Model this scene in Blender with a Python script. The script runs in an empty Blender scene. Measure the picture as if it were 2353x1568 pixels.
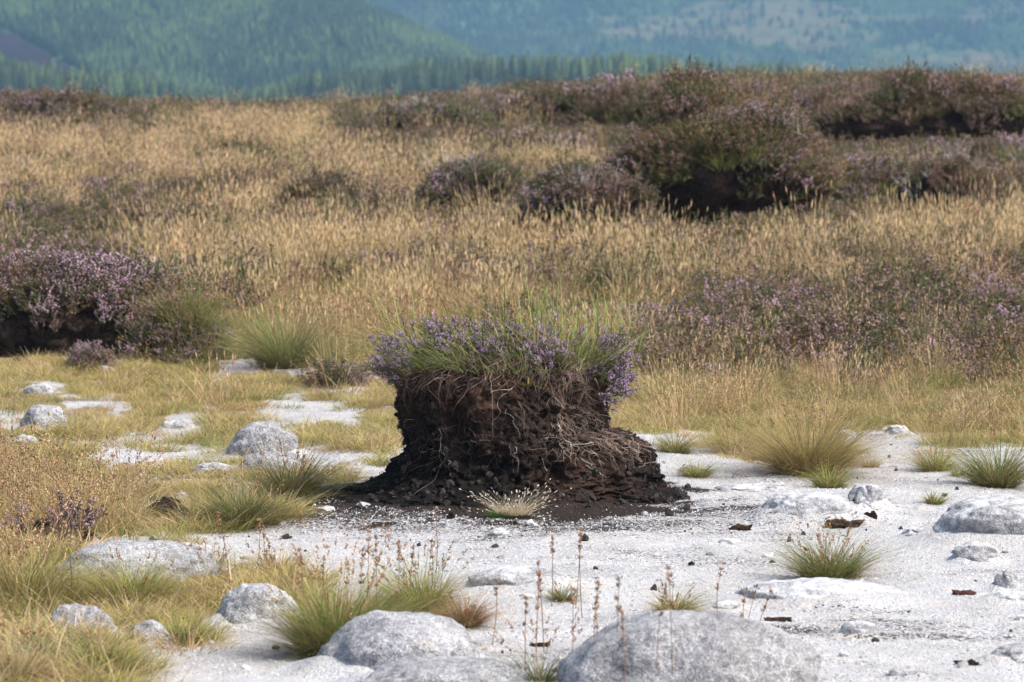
import bpy, math
import numpy as np
from mathutils import Vector
R = math.radians
sc = bpy.context.scene
col = sc.collection

# ---------------------------------------------------------------- camera, sky, sun, exposure
FPX, CU, CV, CZ, CY = 8824.0, 1176.5, 784.0, 1.6, -16.0        # photo scale used for laying things out
PITCH = math.atan(514 / FPX)
cam_data = bpy.data.cameras.new('camera')
cam = bpy.data.objects.new('camera', cam_data); col.objects.link(cam)
cam.location = (0, CY, CZ); cam.rotation_euler = (R(90) - PITCH, 0, 0)
cam_data.lens = 135; cam_data.sensor_width = 36
cam_data.clip_start = 0.5; cam_data.clip_end = 9000
cam_data.dof.use_dof = True; cam_data.dof.focus_distance = 15.6; cam_data.dof.aperture_fstop = 7.5
sc.camera = cam

SUN = Vector((0.76, -0.42, 0.0)).normalized(); SUN_EL = R(50)
world = bpy.data.worlds.new('World'); sc.world = world; world.use_nodes = True
wn = world.node_tree
sky = wn.nodes.new('ShaderNodeTexSky'); sky.sky_type = 'NISHITA'; sky.sun_disc = False
sky.sun_elevation = SUN_EL; sky.sun_rotation = math.atan2(SUN.x, SUN.y)
sky.air_density = 1.0; sky.dust_density = 2.5; sky.ozone_density = 1.0
bg = wn.nodes['Background']; wn.links.new(sky.outputs[0], bg.inputs[0]); bg.inputs[1].default_value = 0.15
sd = bpy.data.lights.new('sun', 'SUN'); sd.energy = 3.3; sd.angle = R(11.0); sd.color = (1.0, 0.94, 0.86)
so = bpy.data.objects.new('sun', sd); col.objects.link(so)
so.rotation_euler = Vector((SUN.x * math.cos(SUN_EL), SUN.y * math.cos(SUN_EL), math.sin(SUN_EL))).to_track_quat('Z', 'Y').to_euler()
sc.view_settings.view_transform = 'Standard'; sc.view_settings.look = 'None'
sc.view_settings.exposure = 0.8; sc.view_settings.gamma = 1.0; sc.view_settings.use_curve_mapping = False
sc.render.engine = 'CYCLES'
sc.cycles.use_denoising = True
sc.cycles.max_bounces = 6; sc.cycles.diffuse_bounces = 3; sc.cycles.transmission_bounces = 3
sc.cycles.volume_bounces = 1; sc.cycles.transparent_max_bounces = 4

# ---------------------------------------------------------------- noise and layout helpers
rng = np.random.default_rng(7)
_P = np.random.default_rng(3).permutation(256); _P = np.concatenate([_P, _P, _P])
_GR = np.random.default_rng(5).normal(size=(256, 3)); _GR /= np.linalg.norm(_GR, axis=1)[:, None]
def noise(x, y, z=0.0):
    x, y, z = np.broadcast_arrays(np.asarray(x, float), np.asarray(y, float), np.asarray(z, float))
    xi, yi, zi = np.floor(x).astype(int), np.floor(y).astype(int), np.floor(z).astype(int)
    xf, yf, zf = x - xi, y - yi, z - zi
    f = lambda t: t * t * t * (t * (t * 6 - 15) + 10)
    u, v, w = f(xf), f(yf), f(zf)
    def g(a, b, c):
        h = _P[_P[_P[(xi + a) & 255] + ((yi + b) & 255)] + ((zi + c) & 255)]
        gr = _GR[h]
        return gr[..., 0] * (xf - a) + gr[..., 1] * (yf - b) + gr[..., 2] * (zf - c)
    l = lambda a, b, t: a + (b - a) * t
    return 1.6 * l(l(l(g(0,0,0), g(1,0,0), u), l(g(0,1,0), g(1,1,0), u), v),
                   l(l(g(0,0,1), g(1,0,1), u), l(g(0,1,1), g(1,1,1), u), v), w)
def fbm(x, y, z=0.0, o=4, lac=2.1, gain=0.5):
    s, a = 0, 1.0
    for i in range(o):
        s = s + a * noise(x + 17.3 * i, y - 9.1 * i, z + 4.7 * i); x, y, z = x * lac, y * lac, z * lac; a *= gain
    return s
def sstep(a, b, t):
    t = np.clip((t - a) / (b - a), 0, 1); return t * t * (3 - 2 * t)
cp, sp_ = math.cos(PITCH), math.sin(PITCH)
def project(x, y, z):
    dy, dz = y - CY, z - CZ
    dep = dy * cp - dz * sp_; up = dy * sp_ + dz * cp
    return CU + FPX * x / dep, CV - FPX * up / dep
def zrow(d, v):                                  # height whose image row is v at distance d
    return CZ + d * np.tan(np.arctan((CV - v) / FPX) - PITCH)
KD = [-60, 9, 16, 22, 27, 34, 42, 55, 70, 78, 95, 140]
KZ = [0, 0, 0, 0.0, .11, .40, .75, 1.2, 1.56, 1.45, -2.0, -12]
def smooth_interp(d, kd, kz):
    return (np.interp(d - 1.2, kd, kz) + np.interp(d, kd, kz) * 2 + np.interp(d + 1.2, kd, kz)) / 4
def terrain(x, y):
    x = np.asarray(x, float); y = np.asarray(y, float)
    d = y - CY
    z = smooth_interp(d, KD, KZ)
    u70 = CU + FPX * x / 70
    cv = np.interp(u70, [-900, -400, 0, 300, 600, 850, 1100, 1400, 1900, 2353, 3000], [240, 243, 248, 262, 272, 265, 242, 216, 203, 208, 205])
    z = z + (zrow(70, cv) - 1.56) * sstep(42, 68, d)
    near = 1 - sstep(24, 34, d)
    z = z + (0.030 + .02 * (1 - near)) * noise(x / 1.1, y / 1.5, 3.3) + .016 * noise(x / .42, y / .5, 8.1) + near * .006 * noise(x / .13, y / .15, 1.7) + .05 * (1 - near) * noise(x / 2.7, y / 3.1, 5.5)
    z = z + .05 * np.exp(-((x / 1.1) ** 2 + ((y + .1) / .9) ** 2) ** 1.2)
    z = z + .035 * np.exp(-(((x - 1.45) / .6) ** 2 + ((y + .25) / .5) ** 2))
    return z
def G(u, v, dmin=9.0, dmax=76.0):
    dx, up = (u - CU) / FPX, (CV - v) / FPX
    dy, dz = cp + up * sp_, -sp_ + up * cp
    t = np.arange(dmin, dmax, 0.02)
    x, y, z = dx * t, CY + dy * t, CZ + dz * t
    below = np.nonzero(z <= terrain(x, y))[0]
    i = below[0] if len(below) else len(t) - 1
    return float(x[i]), float(y[i]), float(z[i])
def mpp(y): return (y - CY) / FPX                # metres for one photo pixel at depth y

# what covers the ground, read off the photograph in cells of 49 x 40 pixels
ROWS = """H48|H48|H9 T6 H33|T16 H8 T3 H21|T28 H20|T3 H3 T22 H20|T4 H4 T5 H4 T9 H6 H16|H7 T9 H2 T12 H10 T8|H8 T22 H6 T12|H9 T30 H2 T7|H9 T31 H8|H10 T3 G9 T10 H7 T1 H8|H6 H5 G18 T2 H8 T2 H7|K6 G5 G13 T6 P9 H9|K6 G5 K1 G12 G6 P18|K6 G5 K2 G11 G6 T6 P12|y10 W2 y1 W2 H3 y12 G9 T9|y1 W2 y7 W1 y19 y3 G6 T9|y3 W3 y6 W5 y13 G8 T10|W3 y5 W2 y2 W5 y13 y6 G12|m5 W4 m3 W2 y5 W1 W9 W4 y6 W3 m2 G4|B4 W7 m2 W4 W16 W2 y5 W8|B6 m3 m8 W31|B7 y3 m5 W33|B6 K2 m2 y3 W35|B5 H1 m3 W39|B3 W45|B2 W46|B3 y8 y3 W34|y10 y4 W34|B2 W3 y5 W4 y4 W30|B2 W6 y1 W5 W34|y5 W3 W40|y6 W42|B5 y1 W42"""
ZONE = []
for r in ROWS.split('|'):
    s = ''.join(t[0] * int(t[1:]) for t in r.split()); ZONE.append((s + s[-1] * 48)[:48])
ZARR = np.array([[ord(c) for c in r] for r in ZONE])
def zone(u, v, jit=1.0):
    out = (u < -25) | (u > 2380); u = np.where(u < 0, -u, u); u = np.where(u > 2353, np.abs(4706 - u), u)
    ju = 30 * noise(u / 70, v / 22, 2.2) * jit + 14 * noise(u / 22, v / 8, 9.2) * jit
    jv = 22 * noise(u / 75, v / 25, 6.2) * jit + 10 * noise(u / 20, v / 8, 1.2) * jit
    c = np.clip(((u + ju) / 49).astype(int), 0, 47); r = np.clip(((v + jv - 180) / 40).astype(int), 0, len(ZONE) - 1)
    z = ZARR[r, c]; nn = noise(u / 28, v / 7, 7.7)
    z = np.where(out & (z == 75), 72, z); left = (u < 930) & (v > 820) & (v < 1110)
    return np.where(left & (z == 87) & (nn > .3), 109, np.where(left & (z == 121) & (noise(u / 60, v / 14, 3.1) > .16), 109, z))

# ---------------------------------------------------------------- mesh helpers
class MB:
    def __init__(s): s.V = []; s.F = []; s.C = []; s.n = 0
    def add(s, V, F, C=None):
        V = np.asarray(V, float); F = np.asarray(F, int)
        if C is None: C = np.ones((len(V), 3))
        C = np.broadcast_to(np.asarray(C, float), (len(V), 3))
        s.V.append(V); s.F.append(F + s.n); s.C.append(C); s.n += len(V)
    def merged(s, M, loc, tint=None):
        pass
    def arrays(s):
        return np.concatenate(s.V), s.F, np.concatenate(s.C)
    def mesh(s, name, mat, smooth=False):
        V, Fs, C = s.arrays()
        me = bpy.data.meshes.new(name)
        me.vertices.add(len(V)); me.vertices.foreach_set('co', V.astype(np.float32).ravel())
        tot = np.concatenate([np.full(len(f), f.shape[1], np.int32) for f in Fs])
        idx = np.concatenate([f.ravel() for f in Fs]).astype(np.int32)
        me.loops.add(len(idx)); me.loops.foreach_set('vertex_index', idx)
        me.polygons.add(len(tot))
        st = np.concatenate([[0], np.cumsum(tot)[:-1]]).astype(np.int32)
        me.polygons.foreach_set('loop_start', st)
        me.update(calc_edges=True); me.validate()
        ca = me.color_attributes.new('Col', 'FLOAT_COLOR', 'POINT')
        ca.data.foreach_set('color', np.hstack([C, np.ones((len(C), 1))]).astype(np.float32).ravel())
        if smooth: me.polygons.foreach_set('use_smooth', np.ones(len(me.polygons), bool))
        me.materials.append(mat)
        return me
    def build(s, name, mat, parent=None, smooth=False, link=True, kind=None):
        o = bpy.data.objects.new(name, s.mesh(name, mat, smooth))
        if link: col.objects.link(o)
        if parent is not None: o.parent = parent
        if kind: o['kind'] = kind
        return o
def tag(o, label=None, cat=None, group=None, kind=None):
    if label: o['label'] = label
    if cat: o['category'] = cat
    if group: o['group'] = group
    if kind: o['kind'] = kind
    return o
def empty(name, loc, rz=0.0):
    o = bpy.data.objects.new(name, None); col.objects.link(o); o.location = loc; o.rotation_euler = (0, 0, rz)
    o.empty_display_size = .1
    return o
def grid_faces(nr, nc, wrap=False):
    i, j = np.meshgrid(np.arange(nr - 1), np.arange(nc if wrap else nc - 1), indexing='ij')
    j2 = (j + 1) % nc
    return np.stack([i * nc + j, i * nc + j2, (i + 1) * nc + j2, (i + 1) * nc + j], -1).reshape(-1, 4)

def blades(mb, n, rad, hmin, hmax, lean, curve, width, c0, c1, rg, segs=4, cvar=.18, base=(0, 0, 0), dirbias=None, pow_=1.0, rx=1.0):
    """n grass blades rising from a disc; returns tips and tip directions"""
    a = rg.uniform(0, 2 * math.pi, n); rr = rad * np.sqrt(rg.uniform(0, 1, n))
    bx, by = rr * np.cos(a) * rx, rr * np.sin(a)
    az = a + rg.normal(0, .95, n)
    L = rg.uniform(hmin, hmax, n) * (1 - .25 * rr / max(rad, 1e-6))
    le = lean * (.35 + .9 * rr / max(rad, 1e-6)) * rg.uniform(.5, 1.3, n)
    dx, dy = np.cos(az), np.sin(az)
    hx = np.sin(le) * dx; hy = np.sin(le) * dy
    if dirbias is not None: hx = hx + dirbias[0]; hy = hy + dirbias[1]
    cu = curve * rg.uniform(.2, 1.6, n)
    t = np.linspace(0, 1, segs + 1)[None, :]
    cl = cu[:, None]
    X = bx[:, None] + L[:, None] * (hx[:, None] * t + hx[:, None] * cl * 1.6 * t ** 2 + rg.normal(0, .02, (n, 1)) * t ** 2)
    Y = by[:, None] + L[:, None] * (hy[:, None] * t + hy[:, None] * cl * 1.6 * t ** 2 + rg.normal(0, .02, (n, 1)) * t ** 2)
    Z = L[:, None] * (np.cos(le)[:, None] * t - cl * .38 * t ** 2.4)
    pa = rg.uniform(0, math.pi, n)
    w = width * rg.uniform(.7, 1.3, n)[:, None] * np.maximum(1 - t ** 1.6, .12) * .5
    wx, wy = np.cos(pa)[:, None] * w, np.sin(pa)[:, None] * w
    P = np.stack([np.stack([X - wx, Y - wy, Z], -1), np.stack([X + wx, Y + wy, Z], -1)], 2)   # n, segs+1, 2, 3
    P = P.reshape(n, -1, 3) + np.array(base)
    k = np.arange(segs)
    f = np.stack([2 * k, 2 * k + 1, 2 * k + 3, 2 * k + 2], -1)
    F = (f[None] + (np.arange(n) * (segs + 1) * 2)[:, None, None]).reshape(-1, 4)
    c0, c1 = np.array(c0), np.array(c1)
    br = 1 + rg.normal(0, cvar, (n, 1, 1)); mixn = np.clip(t[..., None] ** pow_ + rg.normal(0, .22, (n, 1, 1)), 0, 1)
    C = (c0 + (c1 - c0) * mixn) * np.clip(br, .45, 1.7)
    C = np.repeat(C, 2, axis=1).reshape(-1, 3)
    mb.add(P.reshape(-1, 3), F, C)
    tips = np.stack([X[:, -1], Y[:, -1], Z[:, -1]], -1) + np.array(base)
    prev = np.stack([X[:, -2], Y[:, -2], Z[:, -2]], -1) + np.array(base)
    d = tips - prev; d /= np.linalg.norm(d, axis=1)[:, None] + 1e-9
    return tips, d
OCT_F = np.array([[0, 2, 3], [0, 3, 4], [0, 4, 2], [1, 3, 2], [1, 4, 3], [1, 2, 4]])
def spindles(mb, P, D, length, width, C, rg):
    """small three sided spindles: seeds, buds, leaves"""
    n = len(P); D = D / (np.linalg.norm(D, axis=1)[:, None] + 1e-9)
    a = np.cross(D, rg.normal(size=(n, 3))); a /= np.linalg.norm(a, axis=1)[:, None] + 1e-9
    b = np.cross(D, a)
    l = np.broadcast_to(np.asarray(length, float), (n,))[:, None]; w = np.broadcast_to(np.asarray(width, float), (n,))[:, None] / 2
    mid = P + D * l * .45
    V = np.stack([P, P + D * l, mid + a * w, mid + (-.5 * a + .87 * b) * w, mid + (-.5 * a - .87 * b) * w], 1)
    F = (OCT_F[None] + (np.arange(n) * 5)[:, None, None]).reshape(-1, 3)
    C = np.broadcast_to(np.asarray(C, float), (n, 3))
    mb.add(V.reshape(-1, 3), F, np.repeat(C, 5, axis=0))
def quads(mb, P, D, length, width, C, rg):
    n = len(P); D = D / (np.linalg.norm(D, axis=1)[:, None] + 1e-9)
    a = np.cross(D, rg.normal(size=(n, 3))); a /= np.linalg.norm(a, axis=1)[:, None] + 1e-9
    l = np.broadcast_to(np.asarray(length, float), (n,))[:, None]; w = np.broadcast_to(np.asarray(width, float), (n,))[:, None] / 2
    V = np.stack([P, P + D * l * .5 + a * w, P + D * l, P + D * l * .5 - a * w], 1)
    F = np.arange(n * 4).reshape(n, 4)
    mb.add(V.reshape(-1, 3), F, np.repeat(np.broadcast_to(np.asarray(C, float), (n, 3)), 4, axis=0))
def seed_heads(mb, tips, d, n_sp, length, size, width, C, rg, cvar=.2, spread_=.18):
    """a cluster of spikelets on the last stretch of each stalk"""
    n = len(tips)
    for k in range(n_sp):
        s = rg.uniform(-1, .15, (n, 1)) * length
        off = rg.normal(size=(n, 3)) * spread_; dd = d + off
        cc = np.array(C) * (1 + rg.normal(0, cvar, (n, 1)))
        spindles(mb, tips + d * s, dd, size * rg.uniform(.7, 1.2, n), width, np.clip(cc, .01, 1), rg)
def tubes(mb, paths, r0, r1, C, sides=3):
    """paths: (n, k, 3) centre lines"""
    n, k, _ = paths.shape
    T = np.gradient(paths, axis=1); T /= np.linalg.norm(T, axis=2)[..., None] + 1e-9
    ref = np.array([.31, .17, .93]); A = np.cross(T, ref); A /= np.linalg.norm(A, axis=2)[..., None] + 1e-9
    B = np.cross(T, A)
    r = (np.broadcast_to(np.asarray(r0, float).reshape(-1, 1), (n, 1)) * (1 - np.linspace(0, 1, k)) + np.broadcast_to(np.asarray(r1, float).reshape(-1, 1), (n, 1)) * np.linspace(0, 1, k))
    an = np.arange(sides) * 2 * math.pi / sides
    V = paths[:, :, None] + (A[:, :, None] * np.cos(an)[None, None, :, None] + B[:, :, None] * np.sin(an)[None, None, :, None]) * r[:, :, None, None]
    base = grid_faces(k, sides, wrap=True)
    F = (base[None] + (np.arange(n) * k * sides)[:, None, None]).reshape(-1, 4)
    C = np.broadcast_to(np.asarray(C, float), (n, 3))
    mb.add(V.reshape(-1, 3), F, np.repeat(C, k * sides, axis=0))

# ---------------------------------------------------------------- materials
def newmat(name):
    m = bpy.data.materials.new(name); m.use_nodes = True
    return m, m.node_tree, m.node_tree.nodes['Principled BSDF']
def N(t, ty, **kw):
    n = t.nodes.new(ty)
    for k, v in kw.items(): setattr(n, k, v)
    return n
def noise_node(t, scale, detail=4, rough=.55, vec=None):
    n = N(t, 'ShaderNodeTexNoise'); n.inputs['Scale'].default_value = scale; n.inputs['Detail'].default_value = detail; n.inputs['Roughness'].default_value = rough
    if vec is not None: t.links.new(vec, n.inputs['Vector'])
    return n
def ramp(t, fac, stops):
    r = N(t, 'ShaderNodeValToRGB'); cr = r.color_ramp
    while len(cr.elements) < len(stops): cr.elements.new(.5)
    for e, (p, c) in zip(cr.elements, stops):
        e.position = p; e.color = (c, c, c, 1) if isinstance(c, (int, float)) else (*c, 1)
    t.links.new(fac, r.inputs[0]); return r.outputs[0]
def mixc(t, f, a, b, blend='MIX'):
    m = N(t, 'ShaderNodeMix', data_type='RGBA', blend_type=blend)
    for s, val in ((m.inputs[0], f), (m.inputs[6], a), (m.inputs[7], b)):
        if hasattr(val, 'links'): t.links.new(val, s)
        else: s.default_value = val if isinstance(val, (int, float)) else (*val, 1)
    return m.outputs[2]
def math_n(t, op, a, b=None, clamp=False):
    m = N(t, 'ShaderNodeMath', operation=op, use_clamp=clamp)
    for s, val in zip(m.inputs, (a, b)):
        if val is None: continue
        if hasattr(val, 'links'): t.links.new(val, s)
        else: s.default_value = val
    return m.outputs[0]
def bump(t, p, h, strength, dist):
    b = N(t, 'ShaderNodeBump'); b.inputs['Strength'].default_value = strength; b.inputs['Distance'].default_value = dist
    t.links.new(h, b.inputs['Height']); t.links.new(b.outputs[0], p.inputs['Normal']); return b

def plant_mat(name, trans=.3, rough=.6):
    m, t, p = newmat(name)
    a = N(t, 'ShaderNodeAttribute'); a.attribute_name = 'Col'
    oi = N(t, 'ShaderNodeObjectInfo')
    hsv = N(t, 'ShaderNodeHueSaturation')
    t.links.new(a.outputs['Color'], hsv.inputs['Color'])
    t.links.new(math_n(t, 'MULTIPLY_ADD', oi.outputs['Random'], .5), hsv.inputs['Value'])
    hsv.inputs['Value'].links[0].from_node.inputs[2].default_value = .76
    h = math_n(t, 'MULTIPLY_ADD', oi.outputs['Random'], -.03); h.node.inputs[2].default_value = .515
    t.links.new(h, hsv.inputs['Hue'])
    t.links.new(hsv.outputs[0], p.inputs['Base Color']); p.inputs['Roughness'].default_value = rough
    p.inputs['Specular IOR Level'].default_value = .25
    tr = N(t, 'ShaderNodeBsdfTranslucent'); t.links.new(hsv.outputs[0], tr.inputs['Color'])
    mx = N(t, 'ShaderNodeMixShader'); mx.inputs[0].default_value = trans
    t.links.new(p.outputs[0], mx.inputs[1]); t.links.new(tr.outputs[0], mx.inputs[2])
    t.links.new(mx.outputs[0], t.nodes['Material Output'].inputs['Surface'])
    return m
M_PLANT = plant_mat('plant'); M_WOODY = plant_mat('woody', 0.0, .8)

def mat_ground():
    m, t, p = newmat('white_quartz_gravel')
    tc = N(t, 'ShaderNodeNewGeometry'); P = tc.outputs['Position']
    A = {}
    a = N(t, 'ShaderNodeAttribute'); a.attribute_name = 'Col'
    sep = N(t, 'ShaderNodeSeparateColor'); t.links.new(a.outputs['Color'], sep.inputs[0])
    peat, soil, tint = sep.outputs[0], sep.outputs[1], sep.outputs[2]
    n1 = noise_node(t, 230, 2, .6, P); n2 = noise_node(t, 70, 3, .6, P); n3 = noise_node(t, 3.0, 4, .6, P); n4 = noise_node(t, 14, 4, .6, P)
    sand = ramp(t, n1.outputs[0], [(.30, (.17, .165, .165)), (.43, (.38, .375, .378)), (.56, (.53, .527, .525)), (.75, (.63, .622, .615))])
    sand = mixc(t, ramp(t, n3.outputs[0], [(.38, 0), (.62, .45)]), sand, (.66, .63, .59), 'MULTIPLY')
    warm = mixc(t, ramp(t, n4.outputs[0], [(.52, 0), (.7, .45)]), sand, (.60, .50, .38))
    # crumbs of dark peat: grains where fine noise beats the peat mask
    gr = math_n(t, 'ADD', n2.outputs[0], math_n(t, 'MULTIPLY', n1.outputs[0], .6))
    th = math_n(t, 'MULTIPLY_ADD', peat, 1.05); th.node.inputs[2].default_value = -1.12
    dk = math_n(t, 'MULTIPLY', math_n(t, 'ADD', gr, th), 14, True)
    pc = mixc(t, n2.outputs[0], (.010, .008, .007), (.035, .022, .016))
    c = mixc(t, dk, warm, pc)
    thatch = mixc(t, n2.outputs[0], (.14, .10, .05), (.30, .24, .11))
    st = math_n(t, 'MULTIPLY_ADD', soil, 1.6); st.node.inputs[2].default_value = -1.0
    sm = math_n(t, 'MULTIPLY', math_n(t, 'ADD', n4.outputs[0], st), 5, True)
    c = mixc(t, sm, c, thatch)
    t.links.new(c, p.inputs['Base Color']); p.inputs['Roughness'].default_value = .9; p.inputs['Specular IOR Level'].default_value = .2
    bh = math_n(t, 'ADD', math_n(t, 'MULTIPLY', n1.outputs[0], .35), math_n(t, 'ADD', n2.outputs[0], math_n(t, 'MULTIPLY', n4.outputs[0], 2.0)))
    bump(t, p, bh, .8, .012)
    return m
M_GROUND = mat_ground()

def mat_rock(name, lo, hi, wash=.0):
    m, t, p = newmat(name)
    tc = N(t, 'ShaderNodeTexCoord'); P = N(t, 'ShaderNodeNewGeometry').outputs['Position']
    n1 = noise_node(t, 190, 3, .65, P); n2 = noise_node(t, 42, 4, .6, P); n3 = noise_node(t, 6, 4, .6, P)
    v = N(t, 'ShaderNodeTexVoronoi'); v.inputs['Scale'].default_value = 95; t.links.new(P, v.inputs['Vector'])
    c = ramp(t, n1.outputs[0], [(.36, lo), (.5, tuple((a + b) / 2 for a, b in zip(lo, hi))), (.6, hi)])
    c = mixc(t, ramp(t, n2.outputs[0], [(.40, .9), (.58, 0)]), c, (.56, .56, .575), 'MULTIPLY')
    c = mixc(t, ramp(t, n3.outputs[0], [(.42, .9), (.60, 0)]), c, (.66, .66, .67), 'MULTIPLY')
    c = mixc(t, ramp(t, v.outputs['Distance'], [(.10, .55), (.22, 0)]), c, (.62, .62, .61))
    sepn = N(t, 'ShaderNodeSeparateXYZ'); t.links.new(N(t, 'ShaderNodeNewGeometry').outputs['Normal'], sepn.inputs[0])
    n5 = noise_node(t, 3.3, 5, .7, P); n6 = noise_node(t, 11, 5, .75, P)
    c = mixc(t, ramp(t, n6.outputs[0], [(.56, 0), (.66, .6)]), c, (.20, .195, .19))
    c = mixc(t, ramp(t, n5.outputs[0], [(.58, 0), (.68, .35)]), c, (.36, .31, .22))
    oi = N(t, 'ShaderNodeObjectInfo'); c = mixc(t, 1.0, c, ramp(t, oi.outputs['Random'], [(0, (.80, .79, .78)), (1, (1.1, 1.1, 1.12))]), 'MULTIPLY')
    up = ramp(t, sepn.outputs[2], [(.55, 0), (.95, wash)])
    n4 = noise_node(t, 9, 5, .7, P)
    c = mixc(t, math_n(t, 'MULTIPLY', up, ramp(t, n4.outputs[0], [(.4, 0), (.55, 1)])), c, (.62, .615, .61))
    t.links.new(c, p.inputs['Base Color']); p.inputs['Roughness'].default_value = .85; p.inputs['Specular IOR Level'].default_value = .25
    bump(t, p, math_n(t, 'ADD', math_n(t, 'MULTIPLY', n1.outputs[0], .4), math_n(t, 'MULTIPLY', n2.outputs[0], 1.4)), .9, .011)
    return m
M_ROCK = mat_rock('grey_granite', (.16, .16, .168), (.64, .637, .637), .22)
M_ROCKP = mat_rock('pale_granite', (.28, .28, .285), (.58, .578, .575), .8)

def mat_peat():
    m, t, p = newmat('peat')
    a = N(t, 'ShaderNodeAttribute'); a.attribute_name = 'Col'
    P = N(t, 'ShaderNodeNewGeometry').outputs['Position']
    n1 = noise_node(t, 120, 4, .7, P); n2 = noise_node(t, 28, 5, .7, P); n3 = noise_node(t, 5, 3, .6, P)
    c = mixc(t, ramp(t, n2.outputs[0], [(.35, .0), (.65, 1.)]), (.22, .22, .23), (1.9, 1.75, 1.65))
    c = mixc(t, 1.0, a.outputs['Color'], c, 'MULTIPLY')
    c = mixc(t, ramp(t, n1.outputs[0], [(.58, 0), (.72, .5)]), c, (.11, .085, .07))
    t.links.new(c, p.inputs['Base Color']); p.inputs['Roughness'].default_value = .85; p.inputs['Specular IOR Level'].default_value = .15
    bump(t, p, math_n(t, 'ADD', math_n(t, 'MULTIPLY', n1.outputs[0], .8), n2.outputs[0]), 1.0, .028)
    return m
M_PEAT = mat_peat()

def mat_hill():
    m, t, p = newmat('hillside')
    a = N(t, 'ShaderNodeAttribute'); a.attribute_name = 'Col'
    P = N(t, 'ShaderNodeNewGeometry').outputs['Position']
    n = noise_node(t, .03, 6, .6, P)
    c = mixc(t, 1.0, a.outputs['Color'], ramp(t, n.outputs[0], [(.3, .6), (.7, 1.4)]), 'MULTIPLY')
    t.links.new(c, p.inputs['Base Color']); p.inputs['Roughness'].default_value = 1; p.inputs['Specular IOR Level'].default_value = 0
    return m
M_HILL = mat_hill(); M_TREE = plant_mat('conifer', .1, .8)

# ---------------------------------------------------------------- scatter helper (for stuff and for uncountable foliage parts)
def variants(objs, name):
    c = bpy.data.collections.new(name)
    for o in objs: c.objects.link(o)
    return c
_groups = {}
def scatter(name, coll, P, rot, scl, parent=None, vid=None):
    nv = len(coll.objects)
    me = bpy.data.meshes.new(name); n = len(P)
    me.vertices.add(n); me.vertices.foreach_set('co', np.asarray(P, np.float32).ravel())
    a = me.attributes.new('rot', 'FLOAT_VECTOR', 'POINT'); a.data.foreach_set('vector', np.asarray(rot, np.float32).ravel())
    a = me.attributes.new('scl', 'FLOAT_VECTOR', 'POINT')
    scl = np.asarray(scl, np.float32); scl = np.repeat(scl[:, None], 3, 1) if scl.ndim == 1 else scl
    a.data.foreach_set('vector', scl.ravel())
    a = me.attributes.new('vid', 'INT', 'POINT'); a.data.foreach_set('value', (rng.integers(0, nv, n) if vid is None else vid).astype(np.int32))
    o = bpy.data.objects.new(name, me); col.objects.link(o); o.parent = parent
    if coll.name not in _groups:
        g = bpy.data.node_groups.new('scatter_' + coll.name, 'GeometryNodeTree')
        g.interface.new_socket('Geometry', in_out='INPUT', socket_type='NodeSocketGeometry')
        g.interface.new_socket('Geometry', in_out='OUTPUT', socket_type='NodeSocketGeometry')
        gi, go = g.nodes.new('NodeGroupInput'), g.nodes.new('NodeGroupOutput')
        ip = g.nodes.new('GeometryNodeInstanceOnPoints'); ci = g.nodes.new('GeometryNodeCollectionInfo')
        ci.inputs['Collection'].default_value = coll; ci.inputs['Separate Children'].default_value = True; ci.inputs['Reset Children'].default_value = True
        g.links.new(gi.outputs[0], ip.inputs['Points']); g.links.new(ci.outputs[0], ip.inputs['Instance'])
        ip.inputs['Pick Instance'].default_value = True
        for an, ty, so_ in (('rot', 'FLOAT_VECTOR', 'Rotation'), ('scl', 'FLOAT_VECTOR', 'Scale'), ('vid', 'INT', 'Instance Index')):
            na = g.nodes.new('GeometryNodeInputNamedAttribute'); na.data_type = ty; na.inputs['Name'].default_value = an
            g.links.new(na.outputs['Attribute'], ip.inputs[so_])
        g.links.new(ip.outputs[0], go.inputs[0]); _groups[coll.name] = g
    md = o.modifiers.new('scatter', 'NODES'); md.node_group = _groups[coll.name]
    o['kind'] = 'stuff'
    return o

# colours (real-world base colours)
TAN, TAN2, STRAW = (.51, .34, .17), (.37, .235, .125), (.64, .475, .26)
GREEN, YGREEN, OLIVE, DGREEN = (.13, .19, .04), (.41, .36, .095), (.20, .20, .06), (.06, .11, .025)
RUST, LILAC, MAUVE, BRN = (.26, .11, .055), (.72, .47, .60), (.44, .31, .30), (.17, .11, .08)

def tuft_tan(seed, sd=1):
    rg = np.random.default_rng(seed); mb = MB()
    blades(mb, 60, .16, .12, .32, .5, .5, .0055, GREEN, (.33, .27, .10), rg, 3)
    blades(mb, 26, .16, .18, .36, .4, .4, .005, (.25, .2, .08), TAN, rg, 3)
    hs = rg.uniform(.8, 1.25)
    tp, d = blades(mb, 30, .13, .30 * hs, .58 * hs, .16, .22, .0055, TAN2, STRAW, rg, 5)
    d[:, 2] += .6; seed_heads(mb, tp, d, 1, .03, .085, .006, STRAW, rg, .25, .07)
    blades(mb, 26, .16, .25, .52, .5, .55, .007, OLIVE, STRAW, rg, 4)
    return mb.build('grass_tuft', M_PLANT, link=False)
def tuft_green(seed):
    rg = np.random.default_rng(seed); mb = MB()
    blades(mb, 80, .14, .16, .36, .55, .55, .0055, GREEN, (.34, .32, .10), rg, 4)
    blades(mb, 20, .14, .2, .38, .5, .6, .005, OLIVE, STRAW, rg, 4)
    tp, d = blades(mb, 12, .14, .28, .46, .22, .25, .0035, OLIVE, TAN2, rg, 4)
    seed_heads(mb, tp, d, 3, .04, .035, .008, TAN2, rg)
    return mb.build('grass_tuft', M_PLANT, link=False)
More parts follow.
